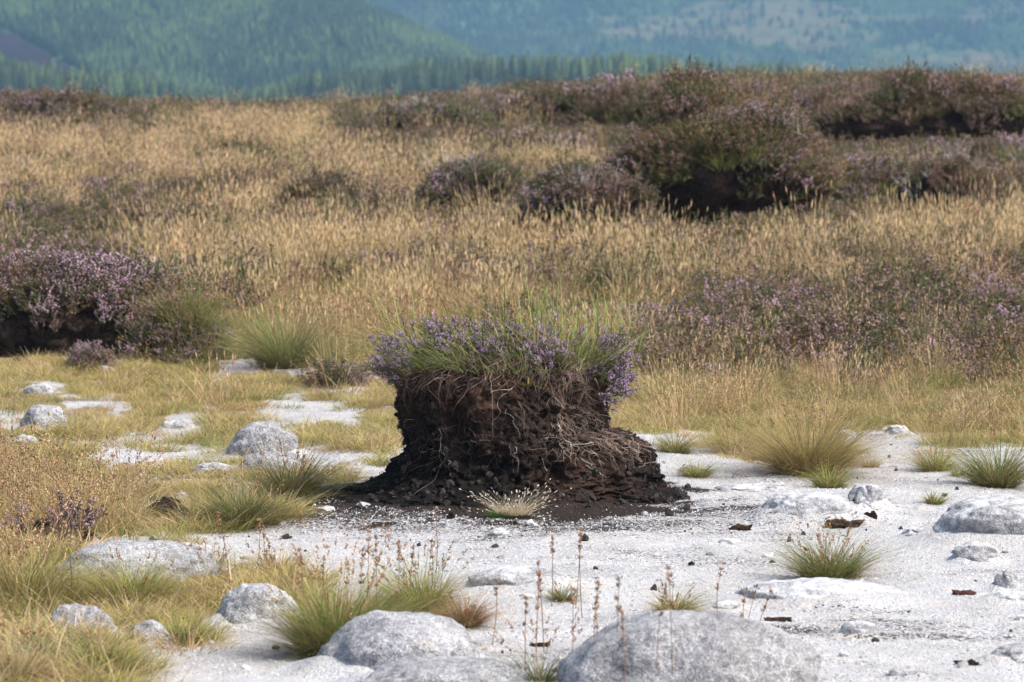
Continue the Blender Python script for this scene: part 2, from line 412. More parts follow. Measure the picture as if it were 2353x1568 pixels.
def tuft_short(seed, c0=(.26, .25, .06), c1=YGREEN):
    rg = np.random.default_rng(seed); mb = MB()
    blades(mb, 120, .10, .035, .10, .8, .7, .0035, c0, c1, rg, 3)
    blades(mb, 50, .10, .05, .15, .8, .7, .003, (.30, .2, .09), (.56, .42, .24), rg, 3)
    return mb.build('grass_tuft', M_PLANT, link=False)
def tuft_brown(seed):
    rg = np.random.default_rng(seed); mb = MB()
    blades(mb, 60, .12, .08, .2, .6, .5, .0035, OLIVE, (.42, .33, .14), rg, 4)
    tp, d = blades(mb, 15, .12, .2, .40, .28, .3, .0022, (.34, .22, .10), (.36, .20, .10), rg, 5)
    seed_heads(mb, tp, d, 6, .05, .016, .0055, (.40, .26, .15), rg, .2, .5)
    tp, d = blades(mb, 7, .12, .2, .36, .3, .5, .002, STRAW, STRAW, rg, 5)
    seed_heads(mb, tp, d, 7, .07, .014, .005, STRAW, rg)
    return mb.build('grass_tuft', M_PLANT, link=False)

def sprig(mb, rg, base, D, L, hero, bloom, leafc, flowc, stemc):
    """one heather shoot: stem, side shoots, scale leaves, bell buds"""
    D = D / np.linalg.norm(D); k = 6
    bend = rg.normal(size=3) * .18; bend[2] += .25
    t = np.linspace(0, 1, k)[:, None]
    path = base + D * L * t + bend * L * t ** 2 * .6
    tubes(mb, path[None], L * .009 + .0006, .0006, stemc, 3)
    ns = 6 if hero else 3
    shoots = [(path[2], path[-1] - path[2])]
    for _ in range(ns):
        i = rg.uniform(.3, .85); p = path[0] + (path[-1] - path[0]) * i
        dd = D * .9 + rg.normal(size=3) * .45; dd[2] += .25
        l = L * rg.uniform(.22, .42); dd = dd / np.linalg.norm(dd) * l
        shoots.append((p, dd))
        tubes(mb, np.stack([p, p + dd * .5, p + dd])[None], .0012, .0005, stemc, 3)
    for p, dd in shoots:
        l = np.linalg.norm(dd)
        nl = int((38 if hero else 10))
        s = rg.uniform(0, 1, (nl, 1)); q = p + dd * s
        quads(mb, q, dd / l + rg.normal(size=(nl, 3)) * .7, (.008 if hero else .016) * rg.uniform(.7, 1.3, nl), (.0038 if hero else .008), np.array(leafc) * (1 + rg.normal(0, .25, (nl, 1))).clip(.4, 1.8), rg)
        if rg.uniform() < bloom:
            nf = 15 if hero else 6
            s = rg.uniform(.35, 1.02, (nf, 1)); q = p + dd * s + rg.normal(size=(nf, 3)) * .0025
            spindles(mb, q, dd / l + rg.normal(size=(nf, 3)) * .9, (.0068 if hero else .013) * rg.uniform(.7, 1.2, nf), (.0054 if hero else .010), (np.array(flowc) * (1 + rg.normal(0, .18, (nf, 1)))).clip(.03, .9), rg)
def heather_clump(seed, bloom, leafc, flowc, n=26, rad=.12, L=(.12, .22), stemc=(.14, .10, .08)):
    rg = np.random.default_rng(seed); mb = MB()
    for _ in range(n):
        a = rg.uniform(0, 6.283); r = rad * math.sqrt(rg.uniform())
        D = np.array([math.cos(a) * r / rad * .8, math.sin(a) * r / rad * .8, 1.0]) + rg.normal(size=3) * .2
        sprig(mb, rg, np.array([r * math.cos(a) * .6, r * math.sin(a) * .6, -.02]), D, rg.uniform(*L), False, bloom, leafc, flowc, stemc)
    return mb.build('heather_clump', M_PLANT, link=False)
def twig_clump(seed, c=(.42, .37, .34), n=22):
    rg = np.random.default_rng(seed); mb = MB(); paths = []
    for _ in range(n):
        a = rg.uniform(0, 6.283); D = np.array([math.cos(a) * .7, math.sin(a) * .7, rg.uniform(.5, 1.1)]); D /= np.linalg.norm(D)
        L = rg.uniform(.14, .3); p0 = np.array([math.cos(a) * .03, math.sin(a) * .03, -.02])
        j = rg.normal(size=3) * .12
        path = np.stack([p0 + D * L * s + j * s * s * L * 2 for s in (0, .25, .5, .75, 1)]); paths.append(path)
        for _ in range(4):
            q = path[rg.integers(1, 4)]; d2 = D + rg.normal(size=3) * .6; d2 /= np.linalg.norm(d2); l2 = L * rg.uniform(.2, .5); j2 = rg.normal(size=3) * .1
            paths.append(np.stack([q + d2 * l2 * s + j2 * s * s * l2 for s in (0, .25, .5, .75, 1)]))
    tubes(mb, np.array(paths), .0030, .0013, np.array(c) * (1 + rg.normal(0, .2, (len(paths), 1))).clip(.5, 1.5), 3)
    return mb.build('twigs', M_WOODY, link=False)

C_TAN = variants([tuft_tan(s) for s in range(10, 16)], 'tan grass')
C_GRN = variants([tuft_green(s) for s in range(20, 25)], 'green grass')
C_SHORT = variants([tuft_short(s) for s in range(30, 33)] + [tuft_short(38, (.30, .21, .09), (.52, .38, .18))] + [tuft_short(s, (.19, .22, .05), (.30, .33, .08)) for s in (34,)], 'short grass')
C_BRN = variants([tuft_brown(s) for s in range(40, 44)], 'brown grass')
HGREEN = (.10, .125, .04); HBROWN = (.18, .125, .07)
C_BLOOM = variants([heather_clump(50, .7, HGREEN, LILAC), heather_clump(51, .6, (.09, .07, .04), (.50, .34, .38)), heather_clump(52, .65, HGREEN, (.70, .46, .60))], 'blooming heather')
C_FADE = variants([heather_clump(55, .32, HBROWN, MAUVE), heather_clump(56, .22, (.13, .13, .05), (.34, .22, .14)), heather_clump(57, .35, (.17, .12, .06), (.46, .31, .32)), heather_clump(58, .15, (.12, .15, .05), MAUVE)], 'faded heather')
C_TWIG = variants([twig_clump(60), twig_clump(61, (.34, .25, .20)), twig_clump(62, (.48, .45, .42))], 'bare twigs')

# ---------------------------------------------------------------- the ground
STUMP_X, STUMP_Y = 0.0, 0.0
def peat_mask(x, y):
    r = np.sqrt(((x + .02) / .76) ** 2 + ((y + .02) / .86) ** 2)
    a = .34 * noise(x * 2.0, y * 2.4, 3) + .26 * noise(x * 6, y * 8, 5) + .12 * noise(x * 17, y * 22, 5)
    m = 1.25 - 1.05 * (r + a - .62) / .55
    # wash of crumbs towards the left and the front
    m2 = .55 * np.exp(-(((x + .75) / .55) ** 2 + ((y + .25) / .5) ** 2)) + .34 * np.exp(-(((x - .2) / 1.5) ** 2 + ((y + 1.0) / .8) ** 2)) + .18 * np.exp(-(((x - 1.1) / .7) ** 2 + ((y + .45) / .35) ** 2))
    st = .12 * noise(x * 1.3, y * 6, 9) + .10 * noise(x * 5, y * 14, 2)
    return np.clip(np.maximum(m, m2 + st), 0, 1.3)
SKIRT = []; TUFT_FEET = []
EXCL = []                                        # discs that nothing scattered may enter: x, y, rx, ry
def build_ground():
    nr, nc = 640, 440
    d = np.concatenate([np.linspace(-40, 9.5, 30)[:-1], np.geomspace(9.5, 92, nr - 29)])
    s = np.linspace(-1, 1, nc); s = s * (.72 + .28 * s * s)
    wdt = .135 * np.maximum(d, 9) * 1.55 + 1.2
    X = wdt[:, None] * s[None, :]; Y = (d + CY)[:, None] + np.zeros((1, nc))
    Z = terrain(X, Y)
    u, v = project(X, Y, Z)
    for (rx, ry, a_, b_, h_) in SKIRT:
        q = np.sqrt(((X - rx) / a_) ** 2 + ((Y - ry) / b_) ** 2) + .25 * noise(X * 4, Y * 4, 11)
        Z = Z + min(.45 * h_, .045) * (1 - sstep(.75, 1.45, q))
    zc = np.where((d > 9)[:, None], zone(np.nan_to_num(u), np.nan_to_num(v)), ord('W'))
    soilv = {ord('W'): .0, ord('m'): .42, ord('y'): .8, ord('B'): .85, ord('T'): 1, ord('G'): 1, ord('H'): 1, ord('P'): 1, ord('K'): 0}
    soil = np.zeros(zc.shape)
    for k, val in soilv.items(): soil[zc == k] = val
    # soften
    for _ in range(2): soil[1:-1, 1:-1] = (soil[1:-1, 1:-1] * 2 + soil[:-2, 1:-1] + soil[2:, 1:-1] + soil[1:-1, :-2] + soil[1:-1, 2:]) / 6
    for (tx, ty, tr) in TUFT_FEET:
        q = np.hypot(X - tx, Y - ty) / tr + .3 * noise(X * 6, Y * 6, 1); soil = np.maximum(soil, .95 * (1 - sstep(.5, 1.25, q)))
    peat = peat_mask(X, Y); peat = np.maximum(peat, np.where(zc == ord('K'), 1.0, 0))
    peat = np.maximum(peat, .15 + .15 * noise(X * .9, Y * 1.6, 7) + .14 * noise(X * 3, Y * 8, 3) + np.where(Y < -3.6, .04, 0) * (X > .8))
    fill = np.clip(peat, 0, 1) * (soil < .5)
    Z = Z + .012 * fill * fbm(X * 18, Y * 18, 1, 3) + .004 * (fill > .5) * noise(X * 60, Y * 60, 2)
    mb = MB(); mb.add(np.stack([X, Y, Z], -1).reshape(-1, 3), grid_faces(nr, nc), np.stack([np.clip(peat, 0, 1), soil, np.zeros_like(soil)], -1).reshape(-1, 3))
    o = mb.build('ground', M_GROUND, smooth=True, kind='structure'); return o

# ---------------------------------------------------------------- the hills and the forest behind
HU = [-1400, -200, 0, 200, 450, 600, 900, 1150, 1400, 1700, 1900, 2353, 3700]
R1 = [200, 205, 198, 222, 262, 240, 205, 190, 200, 228, 250, 262, 262]
R2U, R2V = [-1400, -200, 500, 750, 1000, 1100, 1300, 1700, 3700], [-220, -130, -60, -5, 95, 150, 215, 255, 262]
def far_z(u, d):
    r1 = np.interp(u, HU, R1); r2 = np.interp(u, R2U, R2V)
    r3 = np.interp(u, [-1400, 700, 1500, 2353, 3700], [-200, -150, -190, -140, -100])
    out = np.empty(np.broadcast(u, d).shape)
    z78 = terrain((u - CU) / FPX * 90, np.full_like(u, 90 + CY))
    Z = [z78, np.full_like(u, -20.), zrow(850, r1 + 40), zrow(1000, r1), zrow(1250, np.maximum(r1, 200) + 50), zrow(1900, r2), zrow(2250, np.maximum(r2 + 120, 255)), zrow(3900, r3), zrow(4600, r3 + 10)]
    D = [90, 300, 850, 1000, 1250, 1900, 2250, 3900, 4600]
    for i in range(len(D) - 1):
        m = (d >= D[i]) & (d <= D[i + 1]); f = (d - D[i]) / (D[i + 1] - D[i]); f = f * f * (3 - 2 * f) * .35 + f * .65
        out = np.where(m, Z[i] + (Z[i + 1] - Z[i]) * f, out)
    return out + sstep(300, 900, d) * (9 * noise(u / 260, d / 300, 1.5) + 3.5 * noise(u / 90, d / 110, 7.5)) * np.clip(d / 2200, .25, 1.3)
def clearing(u, v, d):
    """1 where the slope is open moor or felled, 0 where it is forest"""
    n = noise(u / 75, v / 13, 4.4) * .5 + noise(u / 26, v / 6, 2.1) * .35
    c = np.zeros_like(u)
    def blob(cu, cv, ru, rv, w=1.0): return w * np.exp(-(((u - cu) / ru) ** 2 + ((v - cv) / rv) ** 2))
    far = (d > 2200)
    right = blob(1780, 40, 230, 55, 1.1) + blob(1470, 75, 150, 32, .9) + blob(1700, 90, 260, 22, .8) + blob(2200, 135, 260, 26, .9) + blob(2150, 45, 160, 10, .8) + blob(2300, 25, 100, 12, .7) + blob(1850, 105, 120, 14, .6) + blob(2330, 150, 130, 12, .9) + blob(900, 20, 160, 16, .55)
    right = right * .92 + .35 * noise(u / 38, v / 7, 5.5) - blob(1590, 110, 180, 22, 1.3)
    c = np.where(far, right + n, c)
    lf = 1.3 * np.exp(-((v - 108 - .40 * u) / (46 * np.clip(1 - u / 330, .1, 1))) ** 4) * (u < 300)
    c = np.where((d > 1250) & (d < 2200), lf + n * .35, c)
    return c
def build_hills():
    nr, nc = 260, 260
    u = np.linspace(-1300, 3600, nc)[None, :]; d = np.concatenate([np.geomspace(90, 850, 50)[:-1], np.linspace(850, 4600, nr - 49)])[:, None]
    u, d = np.broadcast_arrays(u, d); u = u.copy(); d = d.copy()
    Z = far_z(u, d); X = (u - CU) / FPX * d; Y = CY + d
    uu, vv = project(X, Y, Z)
    cl = np.clip((clearing(uu, vv, d) - .45) * 5, 0, 1)[..., None]
    forest = np.array([.06, .10, .05]); moor = np.array([.13, .115, .07]); purple = np.array([.035, .022, .034])
    isl = ((d < 2200) & (d > 1250) & (uu < 500))[..., None]
    C = forest + (np.where(isl, purple, moor) - forest) * cl
    mb = MB(); mb.add(np.stack([X, Y, Z], -1).reshape(-1, 3), grid_faces(nr, nc), C.reshape(-1, 3))
    return mb.build('hills', M_HILL, smooth=True, kind='structure')
build_hills()

def conifer(seed, full=1.0, c=(.05, .085, .05)):
    rg = np.random.default_rng(seed); mb = MB()
    tubes(mb, np.array([[[0, 0, -.5], [0, 0, 5], [0.05, 0, 9.8]]], float), .16, .02, (.09, .06, .045), 5)
    tiers, k = 13, 10
    for i in range(tiers):
        f = i / (tiers - 1); z = .7 + 8.9 * f; r = (2.1 * (1 - f) ** .8 + .12) * full * rg.uniform(.8, 1.15)
        a = np.arange(k) * 6.283 / k + rg.uniform(0, 6)
        rr = r * rg.uniform(.5, 1.15, k); drop = rg.uniform(.15, .55, k) * (1 - f * .5)
        a2 = a + 3.14159 / k; r2 = rr * .35
        V = [[0, 0, z + .9]]
        for j in range(k):
            V.append([rr[j] * math.cos(a[j]), rr[j] * math.sin(a[j]), z - drop[j]]); V.append([r2[j] * math.cos(a2[j]), r2[j] * math.sin(a2[j]), z + .25])
        F = []
        n2 = 2 * k
        for j in range(n2): F.append([0, 1 + j, 1 + (j + 1) % n2])
        cc = np.array(c) * (1 + rg.normal(0, .2, (1 + n2, 1))).clip(.6, 1.5) * np.array([1 + .5 * f, 1 + .4 * f, 1])
        mb.add(np.array(V), F, cc)
    return mb
CONIFERS = [conifer(70, 1.15, (.026, .045, .032)).mesh('conifer_tree', M_TREE), conifer(71, 1.15, (.065, .105, .055)).mesh('conifer_tree', M_TREE), conifer(72, 1.35, (.038, .056, .042)).mesh('conifer_tree', M_TREE), conifer(73, .95, (.085, .13, .06)).mesh('conifer_tree', M_TREE)]
def forest():
    rg = np.random.default_rng(80)
    # the ridge nearest to the moor: single trees
    cand = []
    n = 0
    us = rg.uniform(-60, 2300, 2600); ds = rg.uniform(905, 1040, 2600); us[2300:] = np.concatenate([rg.uniform(-1100, -60, 150), rg.uniform(2300, 3400, 150)])
    Z = far_z(us, ds); X = (us - CU) / FPX * ds; Y = CY + ds
    _, v = project(X, Y, Z); _, vt = project(X, Y, Z + 9)
    crest = np.interp(us, [0, 250, 600, 850, 1100, 1400, 1900, 2353], [215, 235, 250, 245, 215, 190, 180, 180])
    vis = vt < crest - 4
    order = np.argsort(-ds)
    taken = []
    for i in order:
        if not vis[i]: continue
        p = np.array([X[i], Y[i]])
        if taken and np.min(np.hypot(*(np.array([t[0] for t in taken]) - p).T)) < 2.6: continue
        taken.append((p, i))
    idx = [i for _, i in taken]
    rg.shuffle(idx); inn = [i for i in idx if -60 < us[i] < 2360]; single = inn[:300]; rest = inn[300:] + [i for i in idx if not -60 < us[i] < 2360]
    kinds = ['dark conifer in the hazy plantation beyond the moor', 'mid green conifer in the hazy plantation beyond the moor', 'broad dark conifer in the hazy plantation beyond the moor', 'slim pale green conifer in the hazy plantation beyond the moor']
    for i in single:
        k = int(rg.integers(0, 4)); o = bpy.data.objects.new('conifer_tree', CONIFERS[k]); col.objects.link(o)
        s = rg.uniform(.35, 1.05); o.location = (X[i], Y[i], Z[i] - .3); o.scale = (s * rg.uniform(1.3, 1.9), s * rg.uniform(1.3, 1.9), s); o.rotation_euler = (0, 0, rg.uniform(0, 6.28))
        tag(o, kinds[k], 'tree', ['dark', 'mid green', 'broad', 'slim pale green'][k] + ' conifers of the near plantation')
    # the hillsides: a wood that reads as one mass
    N0 = 250000
    d = np.concatenate([rg.uniform(1150, 1960, N0 // 2), rg.uniform(2250, 4100, N0 // 2)]); u = rg.uniform(-1150, 3450, N0)
    keepr = rg.uniform(size=N0) < np.where(d < 2000, d / 2000, d / 4100)
    d, u = d[keepr], u[keepr]
    z = far_z(u, d); x = (u - CU) / FPX * d; y = CY + d
    uu, v = project(x, y, z)
    cl = clearing(uu, v, d)
    thin = noise(u / 40, d / 60, 3.7)
    ok = (cl < .42 + rg.normal(0, .03, len(u))) & (v < 265) & (v > -40) & (thin > -.75)
    stray = (cl > .45) & (rg.uniform(size=len(u)) < .10) & (v > -40) & (v < 265) & (d > 2200)
    ok = ok | stray
    x, y, z, d = x[ok], y[ok], z[ok], d[ok]
    s = rg.uniform(.6, 1.15, len(x)) * (1 + .25 * noise(x / 90, y / 90)) * np.where(d > 2200, .72, .62)
    s2 = np.stack([s * 1.5, s * 1.5, s], -1)
    P = np.stack([x, y, z - .5], -1)
    ob = [bpy.data.objects.new('conifer', m) for m in CONIFERS]
    C_TREE = variants(ob, 'conifers')
    P = np.concatenate([P, np.stack([X[rest], Y[rest], Z[rest] - .3], -1)]); s2 = np.concatenate([s2, np.tile([[1.0, 1.0, .9]], (len(rest), 1))])
    rot = np.zeros((len(P), 3)); rot[:, 2] = rg.uniform(0, 6.28, len(P))
    pt = noise(P[:, 0] / 75, P[:, 1] / 190, 3.1) + .6 * noise(P[:, 0] / 25, P[:, 1] / 80, 8.1) + rg.normal(0, .28, len(P)) + .05
    vid = np.where(pt > .12, np.where(rg.uniform(size=len(P)) < .5, 1, 3), np.where(rg.uniform(size=len(P)) < .5, 0, 2))
    o = scatter('distant_forest', C_TREE, P, rot, s2, vid=vid)
    tag(o, 'blue green conifer forest covering the hazy hillsides far behind', 'forest')
    print('trees', len(single), len(P))
    # the one dark tree that stands alone high on the open slope, and its two small companions
    for (u_, v_, d_, s_, lab) in ((1750, 42, 3000, 1.55, 'tall dark lone conifer on the open tan slope at the top of the photo'), (1672, 52, 3000, .8, 'small dark conifer on the tan slope, left of the tall lone one'), (1708, 56, 3000, .72, 'smallest dark conifer just left of the tall lone one')):
        dd = np.linspace(2300, 3850, 600); zz = far_z(np.full(600, float(u_)), dd); _, vv = project((u_ - CU) / FPX * dd, CY + dd, zz)
        j = int(np.argmin(abs(vv - v_)))
        o = bpy.data.objects.new('conifer_tree', CONIFERS[0]); col.objects.link(o)
        o.location = ((u_ - CU) / FPX * dd[j], CY + dd[j], zz[j] - .3); o.scale = (s_, s_, s_ * 1.2)
        tag(o, lab, 'tree')
forest()
def haze():
    mb = MB(); x0, x1, y0, y1, z0, z1 = -2400, 2400, -70, 4750, -70, 260
    V = [(x, y, z) for x in (x0, x1) for y in (y0, y1) for z in (z0, z1)]
    mb.add(V, [[0, 1, 3, 2], [4, 6, 7, 5], [0, 4, 5, 1], [2, 3, 7, 6], [0, 2, 6, 4], [1, 5, 7, 3]])
    m = bpy.data.materials.new('haze'); m.use_nodes = True; t = m.node_tree
    t.nodes.remove(t.nodes['Principled BSDF'])
    v = N(t, 'ShaderNodeVolumePrincipled'); v.inputs['Color'].default_value = (.23, .41, .60, 1); v.inputs['Density'].default_value = .00026; v.inputs['Anisotropy'].default_value = 0.0
    t.links.new(v.outputs[0], t.nodes['Material Output'].inputs['Volume'])
    o = mb.build('haze', m, kind='stuff'); tag(o, 'blue haze in the air between the moor and the hills', 'haze')
haze()

# ---------------------------------------------------------------- mounds of heather and peat
PEAT_BLACK, PEAT_BROWN, PEAT_RED = (.020, .015, .013), (.060, .042, .034), (.065, .042, .032)
def mound(name, label, cat, u, vb, w, h, ratio=.8, undercut=0.0, cover=0.0, mix=(.4, .5, .1), dens=70, veg=.18, group=None, seed=0, grass=0.0, skew=0.0, front=0.0, size=1.0, peat=PEAT_BROWN):
    """a hump of peat under heather; w,h in photo pixels where it stands"""
    rg = np.random.default_rng(900 + seed)
    x0, y0, z0 = G(u, vb); s = mpp(y0); a = w / 2 * s; b = a * ratio; H = max(h * s - veg * .7, .08)
    cx, cy = x0, y0 + b * .85; zb = terrain(cx, cy)
    root = empty(name, (cx, cy, float(zb)))
    tag(root, label, cat, group)
    nt, nh = 150, 46
    th = np.linspace(0, 2 * math.pi, nt, endpoint=False)
    def surf(th, t):
        prof = np.sqrt(np.clip(1 - t ** 2.4, 0, 1)) * .75 + .25 * (1 - t)
        uc = 1 - undercut * np.exp(-((t - .18) / .22) ** 2) * (1 - .5 * sstep(-.2, .8, np.sin(th)))
        lob = 1 + .32 * noise(np.cos(th) * 1.6 + seed, np.sin(th) * 1.6, t * .8) + .12 * noise(np.cos(th) * 5, np.sin(th) * 5 + seed, t * 3)
        r = prof * uc * lob
        X = a * r * np.cos(th) + skew * a * t; Y = b * r * np.sin(th)
        Z = H * t * (1 + .38 * noise(X / (.45 * a) + seed, Y / (.45 * a), 2)) - .15 * (1 - t) ** 4
        rough = .05 * noise(X * 7, Y * 7, Z * 9 + seed) + .03 * noise(X * 18, Y * 18, Z * 22)
        X = X + rough * np.cos(th); Y = Y + rough * np.sin(th)
        dz = terrain(cx + X, cy + Y) - zb
        return X, Y, Z + dz * (1 - t)
    T, TH = np.meshgrid(np.linspace(-.05, 1, nh).clip(-.05, 1), th, indexing='ij')
    X, Y, Z = surf(TH, np.clip(T, 0, 1)); Z = np.where(T < 0, Z - .3, Z)
    cN = noise(X * 3, Y * 3, Z * 4)[..., None]
    C = np.array(PEAT_BLACK) + (np.array(peat) - np.array(PEAT_BLACK)) * np.clip(.4 + .9 * cN + .5 * T[..., None], 0, 1.6)
    mb = MB(); mb.add(np.stack([X, Y, Z], -1).reshape(-1, 3), grid_faces(nh, nt, True), C.reshape(-1, 3))
    mb.build('peat_bank', M_PEAT, root, smooth=True)
    EXCL.append((cx, cy, a * .92, b * .92))
    area = 3.2 * a * b + 2 * (a + b) * H
    n = int(area * dens)
    th = rg.uniform(0, 2 * math.pi, n); t = rg.uniform(0, 1, n) ** .8
    t = 1 - (1 - t) ** 1.0
    cv = cover + .48 * noise(np.cos(th) * 2.2 + 3, np.sin(th) * 2.2, seed * 1.3) * (cover > .02)
    fr = np.clip(-np.sin(th), 0, 1)
    ok = t > cv * (.35 + .65 * fr)
    th, t = th[ok], t[ok]; n = len(th)
    X, Y, Z = surf(th, t)
    tilt = (1 - t) * 1.15 * rg.uniform(.5, 1.2, n) + .1; az = np.arctan2(Y / b, X / a) + rg.normal(0, .35, n)
    scl_v = 1; patch = noise(X / .35 + seed, Y / .35, Z / .35) * .35 + rg.uniform(0, 1, n) * .75 + .1
    scl = veg / .20 * rg.uniform(.55, 1.3, n) * size * (1 + .4 * noise(X / .3, Y / .3 + seed, 5))
    e = np.cumsum(mix) / np.sum(mix)
    for k, (cc, nm) in enumerate(((C_BLOOM, 'flowering_heather'), (C_FADE, 'brown_heather'), (C_TWIG, 'bare_twigs'))):
        m = (patch >= (e[k - 1] if k else -9)) & (patch < (e[k] if k < 2 else 9))
        if m.sum() < 3: continue
        scatter(nm, cc, np.stack([X, Y, Z], -1)[m], np.stack([np.zeros(m.sum()), tilt[m], az[m]], -1), scl[m], root)
    if grass > 0:
        k = int(area * grass); th = rg.uniform(0, 6.28, k); t = rg.uniform(cover, 1, k); X, Y, Z = surf(th, t)
        scatter('grass_blades', C_GRN, np.stack([X, Y, Z], -1), np.stack([np.zeros(k), (1 - t) * .7, th], -1), rg.uniform(.5, .9, k) * size, root)
    return root
mound('heather_mound', 'large mound of pink flowering heather over dark peat at the left edge', 'heather mound', 130, 822, 620, 205, .9, .06, .54, (.62, .40, .02), 110, .20, seed=1)
mound('grass_tussock', 'shaggy tussock of straw and heather against the dark peat below the pink mound', 'tussock', 425, 835, 215, 150, .9, .1, .1, (.30, .35, .10), 70, .16, seed=2, grass=90)
mound('heather_hag', 'tallest bushy peat hag with black undercut face, right of centre behind the stump', 'peat hag', 1670, 560, 620, 325, .75, .5, .50, (.20, .72, .08), 80, .22, seed=3, grass=28, peat=PEAT_RED)
mound('heather_hag', 'grey twiggy hag with a brown peat hollow under it, left of the tallest hag', 'peat hag', 1350, 600, 300, 215, .9, .45, .55, (.12, .66, .22), 80, .20, seed=4, peat=PEAT_RED)
mound('heather_bush', 'dark rounded heather bush in the tan grass right behind the stump top', 'heather bush', 1085, 530, 250, 150, .9, .25, .25, (.25, .65, .1), 95, .18, seed=5)
mound('peat_lump', 'bare brown peat lump with fibrous crown at the right edge', 'peat lump', 2190, 528, 310, 155, .9, .15, .88, (.0, .75, .25), 40, .12, seed=6, peat=PEAT_RED)
mound('heather_bank', 'long heather bank on the right skyline with a dark peat face', 'heather bank', 2200, 352, 760, 150, .3, .5, .62, (.22, .74, .04), 42, .24, seed=7, grass=24, peat=PEAT_RED, size=1.1)
mound('heather_bank', 'brown heather bank on the skyline behind the tallest hag', 'heather bank', 1640, 320, 620, 120, .35, .25, .15, (.22, .74, .04), 42, .24, seed=8, grass=16, size=1.1)
mound('heather_bank', 'low heather bank on the skyline left of the tallest hag', 'heather bank', 1270, 320, 330, 95, .5, .3, .2, (.22, .74, .04), 42, .24, seed=9, size=1.1)
mound('heather_bank', 'small green and brown heather bank with a black hollow, leftmost of the skyline banks', 'heather bank', 980, 335, 290, 90, .5, .45, .25, (.25, .6, .15), 38, .24, seed=10, size=1.1)
mound('heather_bank', 'mauve heather bank on the skyline in the top left corner of the moor', 'heather bank', 90, 300, 400, 75, .4, .2, .05, (.45, .45, .1), 36, .26, seed=11, size=1.1)
mound('heather_bush', 'dark brown heather bush in tan grass left of centre', 'heather bush', 735, 525, 190, 105, .9, .1, .1, (.25, .65, .1), 85, .18, seed=12)
mound('heather_bush', 'low lilac heather bush in the grass right of the stump', 'heather bush', 1740, 745, 390, 62, .6, .0, .0, (.35, .55, .1), 55, .15, seed=13, grass=45)
mound('heather_bush', 'twiggy reddish heather hump among grass near the right edge', 'heather bush', 2080, 695, 200, 80, .9, .1, .3, (.10, .6, .3), 70, .15, seed=14, grass=25, peat=PEAT_RED)
mound('heather_bush', 'tall heather bush cut by the right edge above the grass', 'heather bush', 2340, 770, 300, 85, .9, .0, .0, (.4, .5, .1), 55, .18, seed=15, grass=45)
mound('heather_bank', 'brown heather shoulder on the skyline between the tallest hag and the right bank', 'heather bank', 1900, 335, 380, 110, .4, .3, .3, (.2, .76, .04), 42, .24, seed=23, grass=20)
mound('heather_bank', 'low olive heather strip in front of the skyline banks, left of the tallest hag', 'heather bank', 1190, 385, 420, 60, .5, .1, .15, (.25, .65, .1), 45, .22, seed=24, grass=16)
mound('heather_bank', 'low broken heather strip in the straw grass at upper left', 'heather bank', 250, 440, 520, 45, .5, .0, .0, (.35, .55, .1), 40, .20, seed=25, grass=20)
mound('heather_bush', 'olive brown heather hummock between the tallest hag and the bare peat lump', 'heather bush', 2010, 500, 260, 120, .8, .1, .1, (.15, .65, .2), 70, .2, seed=21, grass=20)
mound('heather_bush', 'brown heather hummock at the right edge above the bare peat lump', 'heather bush', 2300, 430, 330, 90, .7, .2, .2, (.2, .6, .2), 60, .2, seed=22, grass=20)
mound('heather_bush', 'heather bush left of the big pink mound, higher up the slope', 'heather bush', 60, 560, 300, 75, .6, .1, .0, (.15, .8, .05), 70, .18, seed=16)
mound('heather_plant', 'small pink heather plant in front of the black peat at the left', 'heather plant', 200, 856, 120, 55, .8, 0, 0, (.75, .25, 0), 260, .07, seed=17, size=1.0)
mound('heather_plant', 'small faded heather plant at the edge of the white gravel left of the stump', 'heather plant', 775, 890, 130, 42, .8, 0, 0, (.6, .4, 0), 230, .06, seed=18, size=1.0)
mound('heather_plant', 'lilac heather plant in brown grass at the lower left edge', 'heather plant', 110, 1252, 240, 60, .6, 0, 0, (.8, .2, 0), 70, .12, seed=19, size=.8)

